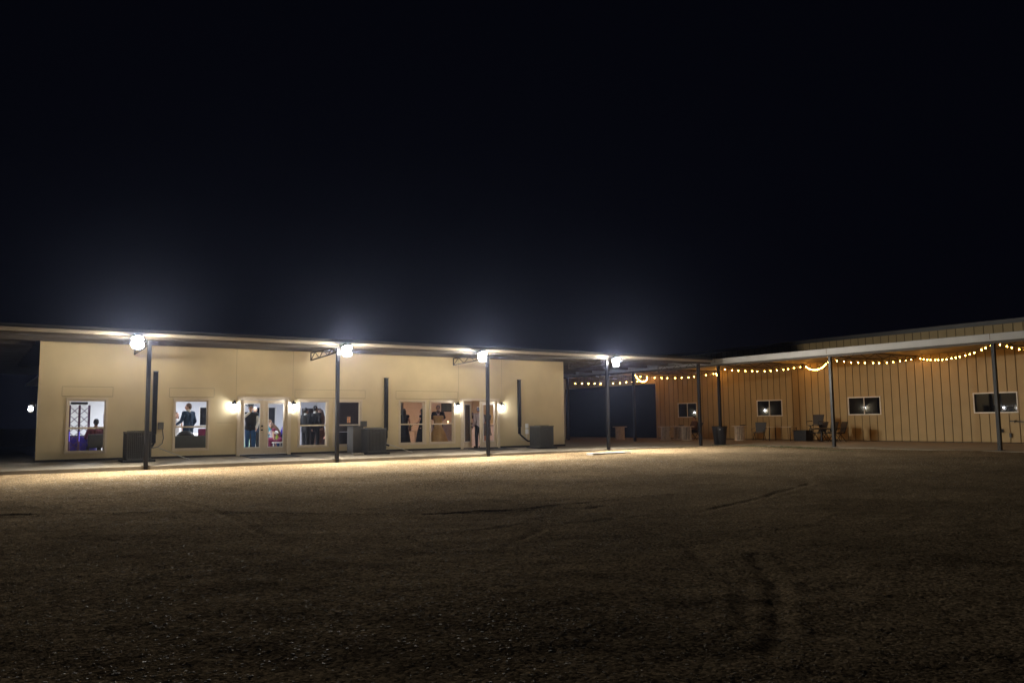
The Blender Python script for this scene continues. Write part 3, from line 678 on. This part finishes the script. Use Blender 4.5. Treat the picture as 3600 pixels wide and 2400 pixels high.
for i, (x, y, lab) in enumerate(spots):
    if i == 0: T0.location = (x, y, slabz(x, y)+.002); T0['label'] = lab
    else: dup(T0, (x, y, slabz(x, y)+.002), .3*i, lab)
t = thing('trash_can', 'tall black trash can standing against the post below the lights', 'bin', (30.15, 27.15, slabz(30.5, 27.2)))
zb = slabz(30.5, 27.2)+.002; cx, cy = 30.62, 26.95
bn = MB().lathe([(.26, 0), (.27, .02), (.355, .82), (.375, .83), (.375, .87), (.345, .87), (.33, .8), (.25, .06)], (cx-.4, cy+.25, zb), 20)
obj('barrel', bn, plastic_b, t, smooth=False); obj('sticker', MB().ell((cx-.4-.24, cy+.25-.245, zb+.72), (.022, .022, .03)), white_wall, t)
t = thing('storage_bin', 'dark low bin at the left end of the black bay door', 'bin', (31.9, 41.5, 0)); obj('body', MB().lathe([(.28, 0), (.34, .62), (.36, .64), (.36, .68)], (32.4, 42.3, 0), 16), plastic_b, t); obj('lid', MB().lathe([(.37, .681), (.34, .72), (.1, .75)], (32.4, 42.3, 0), 16), plastic_b, t)
def chair(back=True):
    t = thing('porch_chair', '', 'chair', (0, 0, 0), group='dark chairs on the tan building porch')
    obj('seat', MB().box(-.25, .25, -.24, .24, .40, .44), plastic_b, t, bevel=.01)
    b = MB(); 
    n0 = len(b.v); b.v += [(-.24, -.23, .46), (.24, -.23, .46), (.30, -.36, .96), (-.30, -.36, .96), (-.24, -.26, .46), (.24, -.26, .46), (.30, -.39, .96), (-.30, -.39, .96)]
    b.f += [(3, 2, 1, 0), (4, 5, 6, 7), (0, 1, 5, 4), (1, 2, 6, 5), (2, 3, 7, 6), (3, 0, 4, 7)]
    obj('backrest', b, plastic_b, t)
    for sx in (-1, 1):
        obj('leg', MB().tube([(sx*.27, .25, 0), (sx*.26, -.05, .4), (sx*.25, -.24, .46)], .015), black_metal, t); obj('leg', MB().tube([(sx*.27, -.28, 0), (sx*.26, .0, .38), (sx*.25, .22, .42)], .015), black_metal, t)
        obj('armrest', MB().tube([(sx*.30, .24, .42), (sx*.32, .24, .62), (sx*.32, -.28, .64)], .016), black_metal, t)
    return t
C0 = chair()
for i, (x, y, rz, z, lab) in enumerate([(35.1, 28.85, R(112), 0, 'dark folding chair with flared back under the window right of the bin'), (34.5, 32.9, R(75), 0, 'dark chair carrying the seated man on the porch'),
        (35.3, 25.35, R(80), 0, 'dark chair low in the furniture heap by the second post'), (35.4, 25.6, R(95), .36, 'dark chair with a tall back stacked topmost in the furniture heap'), (35.2, 24.7, R(70), 0, 'dark chair at the right side of the furniture heap'), (34.9, 24.0, R(60), 0, 'dark chair half hidden behind the second post from the right')]):
    if i == 0: C0.location = (x, y, z+.002); C0.rotation_euler.z = rz; C0['label'] = lab
    else: dup(C0, (x, y, z+.003), rz, lab)
t = thing('folding_table', 'narrow folding table with thin dark legs left of the furniture heap', 'table', (35.3, 27.6, 0))
obj('tabletop', MB().box(35.0, 35.6, 26.75, 28.25, .70, .73), palewood, t)
for x in (35.05, 35.55):
    for y in (26.85, 28.15): obj('leg', MB().bar((x, y, 0), (x, y, .699), .028), black_metal, t)
t = thing('low_cabinet', 'low black cabinet between folding table and furniture heap', 'cabinet', (35.4, 26.3, 0)); obj('body', MB().box(35.1, 35.7, 25.95, 26.7, .003, .52), plastic_b, t, bevel=.02); obj('lid', MB().box(35.08, 35.72, 25.93, 26.72, .521, .55), plastic_b, t)
t = thing('patio_table', 'dark round patio table with curved top in the furniture heap', 'table', (35.0, 24.85, 0)); obj('tabletop', MB().lathe([(.5, .60), (.52, .63), (.3, .67), (.02, .68)], (34.9, 24.9, 0), 24), plastic_b, t); obj('pedestal', MB().lathe([(.2, .003), (.05, .05), (.05, .6)], (34.9, 24.9, 0), 14), plastic_b, t)
for i, (x, y) in enumerate([(34.75, 34.2), (35.1, 29.95)]):
    z = slabz(x, y)+.785
    tag(obj('serving_tray', MB().lathe([(.13, 0), (.17, .05), (.16, .05), (.12, .01)], (x, y, z), 16), plastic_b), ['dark bowl on the rear pedestal table of the three', 'dark bowl on the pedestal table between bin and folding chair'][i], 'bowl')
# grass tufts
g = MB()
for cx, cy, n, sp in [(29.6, 26.2, 260, .7), (29.7, 24.8, 320, .35), (29.2, 22.6, 800, .75), (29.1, 21.2, 500, .5), (27.6, 19.0, 300, .5), (29.6, 18, 160, 1.0), (29.5, 16.5, 160, 1.0), (26.5, 25.9, 120, .5)]:
    for k in range(n):
        x = cx+random.gauss(0, sp*.45); y = cy+random.gauss(0, sp); 
        if x > 29.97: x = 29.9
        z = gzf(x, y)-.01; h = random.uniform(.02, .075); a = random.random()*6.28; dx, dy = .006*math.cos(a), .006*math.sin(a); lx, ly = random.gauss(0, .03), random.gauss(0, .03)
        n0 = len(g.v); g.v += [(x-dx, y-dy, z), (x+dx, y+dy, z), (x+lx, y+ly, z+h)]; g.f.append((n0, n0+1, n0+2))
tag(obj('grass', g, grass_m), 'short green weeds growing along the porch slab edge', 'grass', kind='stuff')

# ------------------------------------------------------------------ people
def person(label, loc, rz, H=1.75, skin=None, top=None, sleeves='long', bottom=None, dress=None, hair=None, hairstyle='short', hat=None, beard=None, vest=None,
           seat=None, lean=0, arms=None, shoes=None, head_turn=0, group=None, jacket=False, collar=None, female=False, tie=None):
    skin = skin or skin_l; s = H/1.75; sw = .175 if female else .195; wf = .9 if female else 1
    hip = seat if seat else .93
    dz = hip-.93
    def U(p):   # upper body point, lean about the hips, y forward
        x, y, z = p; z += dz; zz = z-hip; c, n = math.cos(lean), math.sin(lean)
        return Vector((x, y*c+zz*n, hip+zz*c-y*n))*s
    def Lw(p): return Vector(p)*s
    sh = {q: U((q*sw, 0, 1.43)) for q in (-1, 1)}
    ar = {-1: ((-.25, -.03, 1.16), (-.24, .10, .93)), 1: ((.25, -.03, 1.16), (.24, .10, .93))}
    if arms: ar.update(arms)
    el = {q: U(ar[q][0]) for q in (-1, 1)}; ha = {q: U(ar[q][1]) for q in (-1, 1)}
    if seat: kn = {q: Lw((q*.13, .44, hip+.02)) for q in (-1, 1)}; an = {q: Lw((q*.14, .42, .09)) for q in (-1, 1)}
    else: kn = {q: Lw((q*.11, .02, .50)) for q in (-1, 1)}; an = {q: Lw((q*.12, -.01, .09)) for q in (-1, 1)}
    hp = {q: Lw((q*.095, 0, hip)) for q in (-1, 1)}
    hc = U((0, .02, 1.635)); ct, st = math.cos(head_turn), math.sin(head_turn)
    def Hd(x, y, z): return hc+Vector((x*ct-y*st, x*st+y*ct, z))*s
    b = MB()
    hr = Matrix.Rotation(head_turn, 3, 'Z')
    b.ell(Hd(0, 0, .015), (.077*s, .095*s, .112*s), rot=hr); b.ell(Hd(0, .022, -.055), (.055*s, .065*s, .06*s), rot=hr)
    b.cap(Hd(0, .09, .01), Hd(0, .108, -.018), .010*s, .014*s)
    for q in (-1, 1): b.ell(Hd(q*.08, -.005, 0), (.012*s, .02*s, .03*s))
    b.cap(U((0, 0, 1.45)), U((0, .01, 1.56)), .058*s*wf, .052*s*wf)
    b.cap(sh[-1], sh[1], .062*s, .062*s); b.cap(U((0, 0, 1.36)), U((0, 0, 1.22)), .125*s*wf, .12*s*wf)
    for q in (-1, 1):
        b.cap(U((q*.09*wf, 0, 1.34)), U((q*.06, 0, 1.08)), .10*s, .09*s); b.cap(U((q*.06, 0, 1.08)), hp[q], .09*s, .10*s)
        b.cap(sh[q], el[q], .052*s*wf, .040*s*wf); b.cap(el[q], ha[q], .040*s*wf, .027*s*wf)
        b.cap(hp[q], kn[q], .088*s, .058*s); b.cap(kn[q], an[q], .056*s, .038*s); b.cap(an[q], an[q]+Vector((q*.01, .15, -.045))*s, .036*s, .028*s)
        # hand: palm, four curled fingers, thumb
        d = (ha[q]-el[q]).normalized(); side_ = Vector((0, 1, 0)) if abs(d.y) < .7 else Vector((1, 0, 0)); side_ = (side_-d*side_.dot(d)).normalized(); inn = d.cross(side_).normalized()*(-1 if q > 0 else 1)
        pm = ha[q]+d*.075*s; b.cap(ha[q]+d*.02*s, pm, .026*s, .03*s)
        for k, fl_ in enumerate((.055, .068, .062, .048)):
            r_ = pm+side_*(.026-.0175*k)*s; m1 = r_+d*fl_*.6*s; b.cap(r_, m1, .0095*s, .0090*s, 6); b.cap(m1, m1+(d*.6+inn*.7)*fl_*.55*s, .0088*s, .0080*s, 6)
        t0 = ha[q]+d*.03*s+side_*.024*s; b.cap(t0, t0+(d*.6+side_*.7+inn*.3)*.055*s, .012*s, .009*s, 6)
    t = thing('person', label, 'person', loc, 0, group)
    V0 = Vector(loc)
    def W(mb): mb.v = [(v[0]+V0.x, v[1]+V0.y, v[2]+V0.z) for v in mb.v]; return mb
    def part(n, mb, m, rm=.012): return obj(n, W(mb), m, t, remesh=rm)
    part('body', b, skin, .0095)
    e = MB(); [e.ell(Hd(q*.03, .088, .02), (.011*s, .008*s, .007*s), 8, 5) for q in (-1, 1)]; obj('eyes', W(e), h_black, t, smooth=True)
    m_ = MB().ell(Hd(0, .092, -.055), (.022*s, .009*s, .006*s), 8, 5); obj('mouth', W(m_), c_pink, t, smooth=True)
    o_ = .014
    def torso(mb, ex, z1=.95):
        mb.cap(sh[-1], sh[1], (.062+ex)*s, (.062+ex)*s); mb.cap(U((0, 0, 1.36)), U((0, 0, 1.22)), (.125*wf+ex)*s, (.12*wf+ex)*s)
        for q in (-1, 1): mb.cap(U((q*.09*wf, 0, 1.34)), U((q*.065, 0, 1.08)), (.10+ex)*s, (.092+ex)*s); mb.cap(U((q*.065, 0, 1.08)), U((q*.08, 0, z1)), (.092+ex)*s, (.104+ex)*s)
    if top:
        m1 = MB(); torso(m1, o_, .84 if jacket and not seat else .95)
        for q in (-1, 1):
            m1.cap(sh[q], el[q] if sleeves != 'short' else sh[q].lerp(el[q], .6), .066*s*wf, .056*s*wf)
            if sleeves == 'long': m1.cap(el[q], el[q].lerp(ha[q], .95), .055*s*wf, .042*s*wf)
        part('jacket' if jacket else 'shirt', m1, top)
    if vest: m1 = MB(); torso(m1, o_+.012, .93); part('vest', m1, vest)
    if collar:
        m1 = MB(); m1.cap(U((0, -.005, 1.485)), U((0, .005, 1.52)), .070*s, .066*s); part('collar', m1, collar)
    if bottom:
        m1 = MB(); m1.cap(U((-.06, 0, 1.0)), U((.06, 0, 1.0)), .105*s, .105*s)
        for q in (-1, 1): m1.cap(U((q*.06, 0, 1.0)), hp[q], .105*s, .115*s); m1.cap(hp[q], kn[q], .105*s, .078*s); m1.cap(kn[q], an[q], .076*s, .062*s)
        part('trousers', m1, bottom)
    if dress:
        dm, z_h, fl_ = dress; m1 = MB(); torso(m1, o_, .95)
        if seat:
            m1.cap(hp[-1], hp[1], .13*s, .13*s)
            for q in (-1, 1): m1.cap(hp[q], kn[q], .12*s, .10*s); m1.cap(kn[q], an[q].lerp(kn[q], .2), .10*s, .12*s)
            m1.cap(Lw((0, .1, hip)), Lw((0, .4, hip-.1)), .14*s, .12*s)
        else: m1.lathe([(fl_, z_h), (fl_*.96, z_h+.05), (.17+(fl_-.17)*.45, .62), (.155, .95), (.12, 1.1)], (0, 0, 0), 24, wob=.05)
        part('dress', m1, dm)
    if hair:
        m1 = MB(); 
        m1.ell(Hd(0, -.018, .035), (.088*s, .098*s, .108*s), rot=hr)
        if hairstyle == 'long':
            m1.cap(Hd(0, -.055, .02), U((0, -.085, 1.40)), .085*s, .10*s); m1.cap(U((0, -.085, 1.42)), U((0, -.11, 1.18)), .10*s, .075*s)
            for q in (-1, 1): m1.cap(Hd(q*.06, -.03, .03), Hd(q*.075, -.02, -.12), .04*s, .035*s)
        elif hairstyle == 'bun': m1.ell(Hd(0, -.11, .06), (.05*s, .05*s, .05*s))
        else: m1.cap(Hd(0, -.06, .0), Hd(0, -.055, -.04), .06*s, .05*s)
        # keep the face free
        part('hair', m1, hair, .011)
        fc = MB(); fc.ell(Hd(0, .035, -.012), (.066*s, .068*s, .088*s), rot=hr); part('face', fc, skin, .01)
    if beard: m1 = MB().ell(Hd(0, .045, -.085), (.06*s, .062*s, .05*s)); part('beard', m1, beard, .01)
    if hat:
        m1 = MB(); n = 28; z = .085
        for rr, zz in ((.205, 0), (.195, .012), (.11, .012), (.102, .07), (.088, .135), (.045, .125), (.005, .11)):
            for k in range(n):
                a = 2*math.pi*k/n; curl = .055*(max(0, rr-.11)/.09)*abs(math.cos(a))**2; p = Hd(rr*math.cos(a)*(1.0 if rr > .1 else .92), rr*math.sin(a)*1.12, z+zz+curl); m1.v.append(tuple(p))
        for i in range(6):
            for k in range(n): m1.f.append((i*n+k, i*n+(k+1) % n, (i+1)*n+(k+1) % n, (i+1)*n+k))
        m1.f.append(tuple(reversed(range(n)))); obj('hat', W(m1), hat, t, smooth=True)
    if shoes:
        for q in (-1, 1):
            m1 = MB(); m1.cap(an[q]+Vector((0, -.03, -.04))*s, an[q]+Vector((q*.012, .16, -.05))*s, .047*s, .040*s); part('shoe', m1, shoes)
    t.rotation_euler = (0, 0, rz)
    return t
FL = .016
person('man in a plum shirt sitting with his back to the leftmost window', (3.78, 31.75, FL), R(-4), 1.82, skin_d, c_plum, 'long', c_black, hair=h_black, seat=.48, arms={-1: ((-.30, .05, 1.15), (-.24, .36, 1.10)), 1: ((.32, .08, 1.15), (.26, .36, 1.12))}, shoes=c_black)
person('big man in a navy suit jacket standing with his back to the second window', (6.78, 31.5, FL), R(32), 1.90, None, c_navy, 'long', c_navy, hair=h_brown, jacket=True, head_turn=R(35), collar=c_white, arms={-1: ((-.29, .02, 1.16), (-.24, .27, 1.06)), 1: ((.28, -.02, 1.16), (.26, .12, .96))}, shoes=c_black)
person('girl in a white dress at the left edge of the second window', (7.0, 34.6, FL), R(190), 1.62, None, None, dress=(c_white, .45, .30), hair=h_brown, hairstyle='long', female=True, arms={1: ((.22, .05, 1.2), (.12, .28, 1.15))})
person('man in black cowboy hat, white shirt and vest raising his hand behind the left door', (9.06, 31.55, FL), R(158), 1.84, None, c_white, 'long', c_jean, vest=c_black, hat=c_black, hair=h_black, beard=h_black, collar=c_white, head_turn=R(15), shoes=c_brown,
       arms={1: ((.26, .23, 1.29), (.0, .28, 1.50)), -1: ((-.26, -.05, 1.16), (-.22, .12, .92))})
person('grey haired man in a dark suit standing behind the cowboy hat', (9.56, 32.7, FL), R(160), 1.80, None, c_navy, 'long', c_black, hair=h_grey, jacket=True, collar=c_white, shoes=c_black)
person('woman in a sage dress seated beyond the cowboy', (10.2, 34.6, FL), R(120), 1.68, None, None, dress=(c_green, .4, .3), hair=h_fair, hairstyle='bun', female=True, seat=.46, arms={-1: ((-.24, .1, 1.15), (-.1, .32, 1.05))})
person('man in a teal shirt seated at the left side of the right door pane', (10.5, 33.9, FL), R(-120), 1.76, None, c_teal, 'short', c_grey, hair=h_fair, seat=.47, arms={1: ((.27, .1, 1.18), (.16, .36, 1.02)), -1: ((-.27, .1, 1.18), (-.16, .36, 1.02))}, shoes=c_black)
person('brown haired woman in a maroon dress bending forward in the right door pane', (10.6, 32.8, FL), R(60), 1.66, None, None, dress=(c_maroon, .4, .3), hair=h_brown, hairstyle='long', female=True, seat=.5, lean=R(28), arms={-1: ((-.22, .14, 1.12), (-.12, .2, .84)), 1: ((.22, .1, 1.12), (.12, .26, .86))})
person('dark haired guest in blue seated at the right edge of the door pane', (11.05, 33.4, FL), R(100), 1.74, skin_d, c_violet, 'long', c_blue, hair=h_black, seat=.48, arms={1: ((.25, .1, 1.15), (.14, .34, 1.05))}, shoes=c_black)
person('man in a black suit with white collar standing left in the third window', (11.38, 32.0, FL), R(-70), 1.74, skin_d, c_black, 'long', c_black, hair=h_black, jacket=True, collar=c_white, shoes=c_black)
person('tall man in a black suit standing in the middle of the third window', (11.74, 31.9, FL), R(-55), 1.83, skin_d, c_black, 'long', c_black, hair=h_black, jacket=True, collar=c_white, shoes=c_black)
person('woman in a brown dress holding a glass beside the two men in black suits', (12.2, 32.5, FL), R(70), 1.70, skin_d, None, dress=(c_brown, .25, .28), hair=h_brown, hairstyle='long', female=True, arms={-1: ((-.22, .08, 1.18), (-.1, .3, 1.2)), 1: ((.22, .08, 1.18), (.12, .3, 1.25))})
person('person in a coral dress at the right edge of the third window', (12.42, 31.9, FL), R(100), 1.66, None, None, dress=(c_pink, .5, .3), hair=h_brown, hairstyle='long', female=True)
person('long haired woman in black at the left edge of the fifth window', (15.52, 31.5, FL), R(-20), 1.70, skin_d, None, dress=(c_black, .04, .34), hair=h_black, hairstyle='long', female=True)
person('long haired woman in black at the right side of the fifth window', (16.45, 31.6, FL), R(40), 1.70, skin_l, None, dress=(c_black, .04, .32), hair=h_black, hairstyle='long', female=True, arms={-1: ((-.22, .08, 1.18), (-.06, .27, 1.12))})
person('bearded man in a dark suit embracing the bride in the sixth window', (17.42, 31.95, FL), R(150), 1.86, skin_d, c_black, 'long', c_black, hair=h_black, beard=h_black, jacket=True, arms={-1: ((-.27, .12, 1.25), (-.14, .38, 1.15)), 1: ((.27, .12, 1.25), (.14, .38, 1.15))}, shoes=c_black)
person('bride in a long pale gold gown seen from behind in the sixth window', (17.18, 31.5, FL), R(-28), 1.66, None, None, dress=(c_gold, .01, .52), hair=h_brown, hairstyle='bun', female=True, arms={-1: ((-.24, .1, 1.3), (-.2, .33, 1.35)), 1: ((.24, .1, 1.3), (.2, .33, 1.35))})
person('man in a grey vest with white collar seen through the half open door pane', (18.72, 31.6, FL), R(-40), 1.80, None, c_black, 'short', c_black, vest=c_grey, collar=c_white, hair=h_brown, shoes=c_black, arms={1: ((.27, .05, 1.18), (.2, .24, 1.05))})
person('man in a pale shirt and black trousers standing in the open doorway', (18.74, 30.66, FL), R(5), 1.76, skin_d, c_lilac, 'long', c_black, hair=h_black, shoes=c_black)
person('woman in a black shirt and grey skirt behind the right door pane', (20.0, 32.0, FL), R(110), 1.70, None, c_black, 'short', dress=(c_grey, .5, .24), hair=h_fair, hairstyle='bun', female=True, arms={-1: ((-.24, .1, 1.15), (-.14, .34, 1.12)), 1: ((.3, -.05, 1.18), (.25, .12, 1.0))})
person('man in a dark cap and shirt sitting on the porch among the pedestal tables', (34.5, 32.9, 0), R(75), 1.78, skin_d, c_brown, 'long', c_black, hair=h_black, hat=None, seat=.48, arms={-1: ((-.28, .1, 1.15), (-.2, .32, 1.12)), 1: ((.28, .1, 1.15), (.2, .32, 1.12))}, shoes=c_black)

# ------------------------------------------------------------------ things inside
def truss_tower(x, y, lab):
    t = thing('truss_tower', lab, 'truss', (x, y, FL), group='lighting truss towers beside the DJ'); h = 1.86; a = .15
    for i, (dx, dy) in enumerate([(-a, -a), (a, -a), (a, a), (-a, a)]): obj('rail', MB().tube([(x+dx, y+dy, FL), (x+dx, y+dy, h)], .022), pink_tube, t)
    br = MB(); n = 6
    for k in range(n):
        z0, z1 = .05+(h-.1)*k/n, .05+(h-.1)*(k+1)/n
        for (p, q) in (((-a, -a), (a, -a)), ((a, -a), (a, a)), ((a, a), (-a, a)), ((-a, a), (-a, -a))):
            br.bar((x+p[0], y+p[1], z0), (x+q[0], y+q[1], z1), .012).bar((x+q[0], y+q[1], z0), (x+p[0], y+p[1], z1), .012)
    obj('bracing', br, pink_tube, t)
    obj('base', MB().box(x-.25, x+.25, y-.25, y+.25, FL, FL+.02), black_metal, t)
    for dx in (-a, a): obj('led_strip', MB().tube([(x+dx-.0, y-a-.03, .62), (x+dx, y-a-.03, .95)], .009), purple_led, t)
truss_tower(3.10, 31.75, 'crossed lighting truss tower with purple glow in the leftmost window')
truss_tower(3.42, 31.95, 'right hand truss tower standing directly beside the first one')
t = thing('light_bar', 'black light bar lying on top of the truss towers', 'light bar', (3.26, 31.85, 1.88)); obj('body', MB().box(2.98, 3.5, 31.75, 31.95, 1.885, 1.97), black_metal, t, bevel=.02); obj('lens', MB().box(3.34, 3.44, 31.735, 31.749, 1.84, 1.875), white_wall, t)
t = thing('dj_table', 'table under a violet cloth in front of the DJ', 'table', (3.45, 32.6, FL)); obj('tablecloth', MB().lathe([(.60, 0), (.57, .3), (.5, .74), (.48, .76)], (3.35, 32.55, FL), 28, wob=.05, nw=9), c_violet, t, smooth=True); obj('tabletop', MB().box(3.0, 4.6, 32.35, 32.95, .775, .81), plastic_b, t)
tag(obj('mixing_console', MB().box(3.9, 4.5, 32.4, 32.8, .811, .9), plastic_b, bevel=.01), 'black mixing console on the table before the DJ', 'console')
tag(obj('blue_monitor', MB().box(4.3, 4.34, 33.6, 34.2, 1.2, 1.6), screen_m), 'small blue glowing screen right of the DJ', 'screen')
t = thing('dj_chair', 'black chair behind the man in the plum shirt', 'chair', (3.8, 31.4, FL)); obj('seat', MB().box(3.52, 4.06, 31.45, 31.95, .38, .42), plastic_b, t); obj('backrest', MB().box(3.50, 4.08, 31.36, 31.42, .42, .86), plastic_b, t, bevel=.02)
for dx in (3.54, 4.04):
    for dy in (31.47, 31.93): obj('leg', MB().bar((dx, dy, FL), (dx, dy, .379), .03), plastic_b, t)
t = thing('low_divider', 'low dark grey divider with a thin pale top edge in the second window', 'divider', (6.6, 30.75, 0)); obj('panel', MB().box(5.6, 7.9, 30.7, 30.76, FL, .74), mat('divider_grey', (.07, .075, .07), .7, var=.1), t); obj('top_rail', MB().box(5.58, 7.92, 30.69, 30.77, .741, .755), box_grey, t)
t = thing('lounge_chair', 'rounded black chair back left of the man in the navy suit', 'chair', (6.5, 31.1, FL)); obj('backrest', MB().ell((6.62, 31.15, .70), (.32, .12, .24)), plastic_b, t, smooth=True); obj('seat', MB().box(6.35, 6.9, 31.15, 31.6, .3, .44), plastic_b, t)
tag(obj('maroon_chair_back', MB().box(7.25, 7.9, 32.0, 32.06, .3, 1.0), c_maroon, bevel=.03), 'maroon chair back right of the man in the navy suit', 'chair')
def round_table(x, y, lab, r=.75, m=linen):
    t = thing('round_table', lab, 'table', (x, y, FL), group='round banquet tables'); obj('tablecloth', MB().lathe([(r*1.02, .05), (r, .4), (r*.98, .74), (r*.96, .76)], (x, y, FL), 40, wob=.04, nw=11), m, t, smooth=True)
    obj('tabletop', MB().lathe([(r*.9, .765), (r*.9, .775)], (x, y, FL), 30), linen, t)
round_table(10.9, 35.6, 'round table under a white cloth behind the seated guests'); round_table(7.9, 37.2, 'round table under a white cloth deep in the bright hall')
round_table(13.4, 32.2, 'round table under a black cloth in the dark fourth window', .6, c_black)
def guest_chair(x, y, lab, m):
    t = thing('banquet_chair', lab, 'chair', (x, y, FL), group='banquet chairs with covers'); obj('seat', MB().box(x-.22, x+.22, y-.22, y+.22, .38, .42), m, t); obj('backrest', MB().box(x-.22, x+.22, y+.222, y+.25, .42, .9), m, t, bevel=.01)
    for dx in (-.2, .2):
        for dy in (-.2, .2): obj('leg', MB().bar((x+dx, y+dy, FL), (x+dx, y+dy, .379), .025), m, t)
guest_chair(10.5, 32.85, 'white covered chair under the woman in maroon', linen); guest_chair(10.2, 34.75, 'white covered chair under the woman in sage', linen); guest_chair(10.62, 33.95, 'black chair under the man in the teal shirt', plastic_b); guest_chair(11.05, 33.45, 'black chair under the guest in blue', plastic_b)
t = thing('bouquet', 'white and green bouquet held low by the woman in maroon', 'bouquet', (10.3, 32.3, .7)); fb = MB()
for k in range(12): fb.ell((10.32+random.gauss(0, .035), 32.3+random.gauss(0, .035), .80+random.gauss(0, .03)), (.035, .035, .035), 8, 5)
obj('flowers', fb, c_white, t, smooth=True); fb = MB()
for k in range(14): fb.bar((10.32, 32.3, .77), (10.32+random.gauss(0, .04), 32.3+random.gauss(0, .03), .5+random.random()*.1), .012, .006)
obj('stems', fb, mat('stem_green', (.3, .45, .06), .6), t)
tag(obj('photo_backdrop', MB().box(12.3, 13.15, 35.0, 35.08, FL, 1.82), wood_dark), 'large black panel behind the men in black suits', 'backdrop')
t = thing('framed_picture', 'glowing amber picture on the dark partition in the fourth window', 'picture', (13.5, 32.97, 1.3)); obj('canvas', MB().box(13.56, 13.71, 32.965, 32.985, 1.16, 1.42), picture_m, t); obj('frame', MB().box(13.54, 13.73, 32.986, 32.998, 1.14, 1.44), wood_dark, t)
t = thing('side_table', 'small pale table between the two women in black', 'table', (16.2, 32.6, FL)); obj('tabletop', MB().box(15.95, 16.75, 32.3, 32.8, .74, .77), palewood, t)
for dx in (16.0, 16.7):
    for dy in (32.35, 32.75): obj('leg', MB().bar((dx, dy, FL), (dx, dy, .739), .04), palewood, t)
t = thing('potted_plant', 'small potted plant on the pale table between the women', 'plant', (16.3, 32.5, .77)); obj('pot', MB().lathe([(.06, .771), (.08, .88)], (16.3, 32.5, 0), 12), c_brown, t); lf = MB()
for k in range(26):
    a = random.random()*6.28; lf.bar((16.3, 32.5, .88), (16.3+.13*math.cos(a), 32.5+.13*math.sin(a), .9+random.random()*.2), .03, .006)
obj('leaves', lf, grass_m, t)
t = thing('bar_table', 'tall dark table carrying candles behind the bride', 'table', (18.0, 33.0, FL)); obj('tabletop', MB().box(17.0, 19.3, 33.0, 33.5, 1.03, 1.07), wood_dark, t); obj('front_panel', MB().box(17.05, 19.25, 33.05, 33.09, FL, 1.029), c_lilac, t)
cd = None
for i, (x, lab) in enumerate([(17.62, 'candle glowing on the tall table left of the bride'), (18.12, 'first candle right of the embracing couple'), (18.24, 'second candle right of the embracing couple'), (18.62, 'candle at the right end of the tall table')]):
    if cd is None:
        cd = thing('candle', lab, 'candle', (x, 33.2, 1.071), group='candles on the tall table'); obj('wax', MB().lathe([(.035, 0), (.035, .05)], (x, 33.2, 1.071), 12), c_white, cd); obj('flame', MB().ell((x, 33.2, 1.071+.085), (.022, .022, .035)), candle_m, cd, smooth=True)
    else: dup(cd, (x, 33.2, 1.071), None, lab)
t = thing('wall_picture', 'dark landscape picture hanging behind the embracing couple', 'picture', (20.6, 37.96, 2.0)); obj('canvas', MB().box(20.95, 21.5, 37.955, 37.975, 1.75, 2.1), mat('slate', (.05, .07, .065), .5), t); obj('frame', MB().box(20.9, 21.55, 37.976, 37.998, 1.7, 2.15), wood_dark, t)
t = thing('bar_counter', 'pinkish bar counter behind the woman in the black shirt', 'counter', (21, 34.2, FL)); obj('front', MB().box(19.8, 22.8, 34.0, 34.5, FL, 1.0), c_lilac, t); obj('top', MB().box(19.75, 22.82, 33.95, 34.55, 1.001, 1.04), beige_wall, t)

# ------------------------------------------------------------------ night air
hz = MB().box(-45, 60, -20, 75, -2.2, 12)
ho = obj('haze', hz, None or bpy.data.materials.new('night_haze')); ho['kind'] = 'stuff'; ho['label'] = 'thin night haze glowing round the lamps'; ho['category'] = 'haze'
hm = ho.data.materials[0]; hm.use_nodes = True; nt = hm.node_tree; nt.nodes.clear()
o = nt.nodes.new('ShaderNodeOutputMaterial'); v = nt.nodes.new('ShaderNodeVolumePrincipled'); v.inputs['Color'].default_value = (.50, .60, 1, 1); v.inputs['Density'].default_value = HAZE; v.inputs['Anisotropy'].default_value = .9
nt.links.new(v.outputs[0], o.inputs['Volume'])
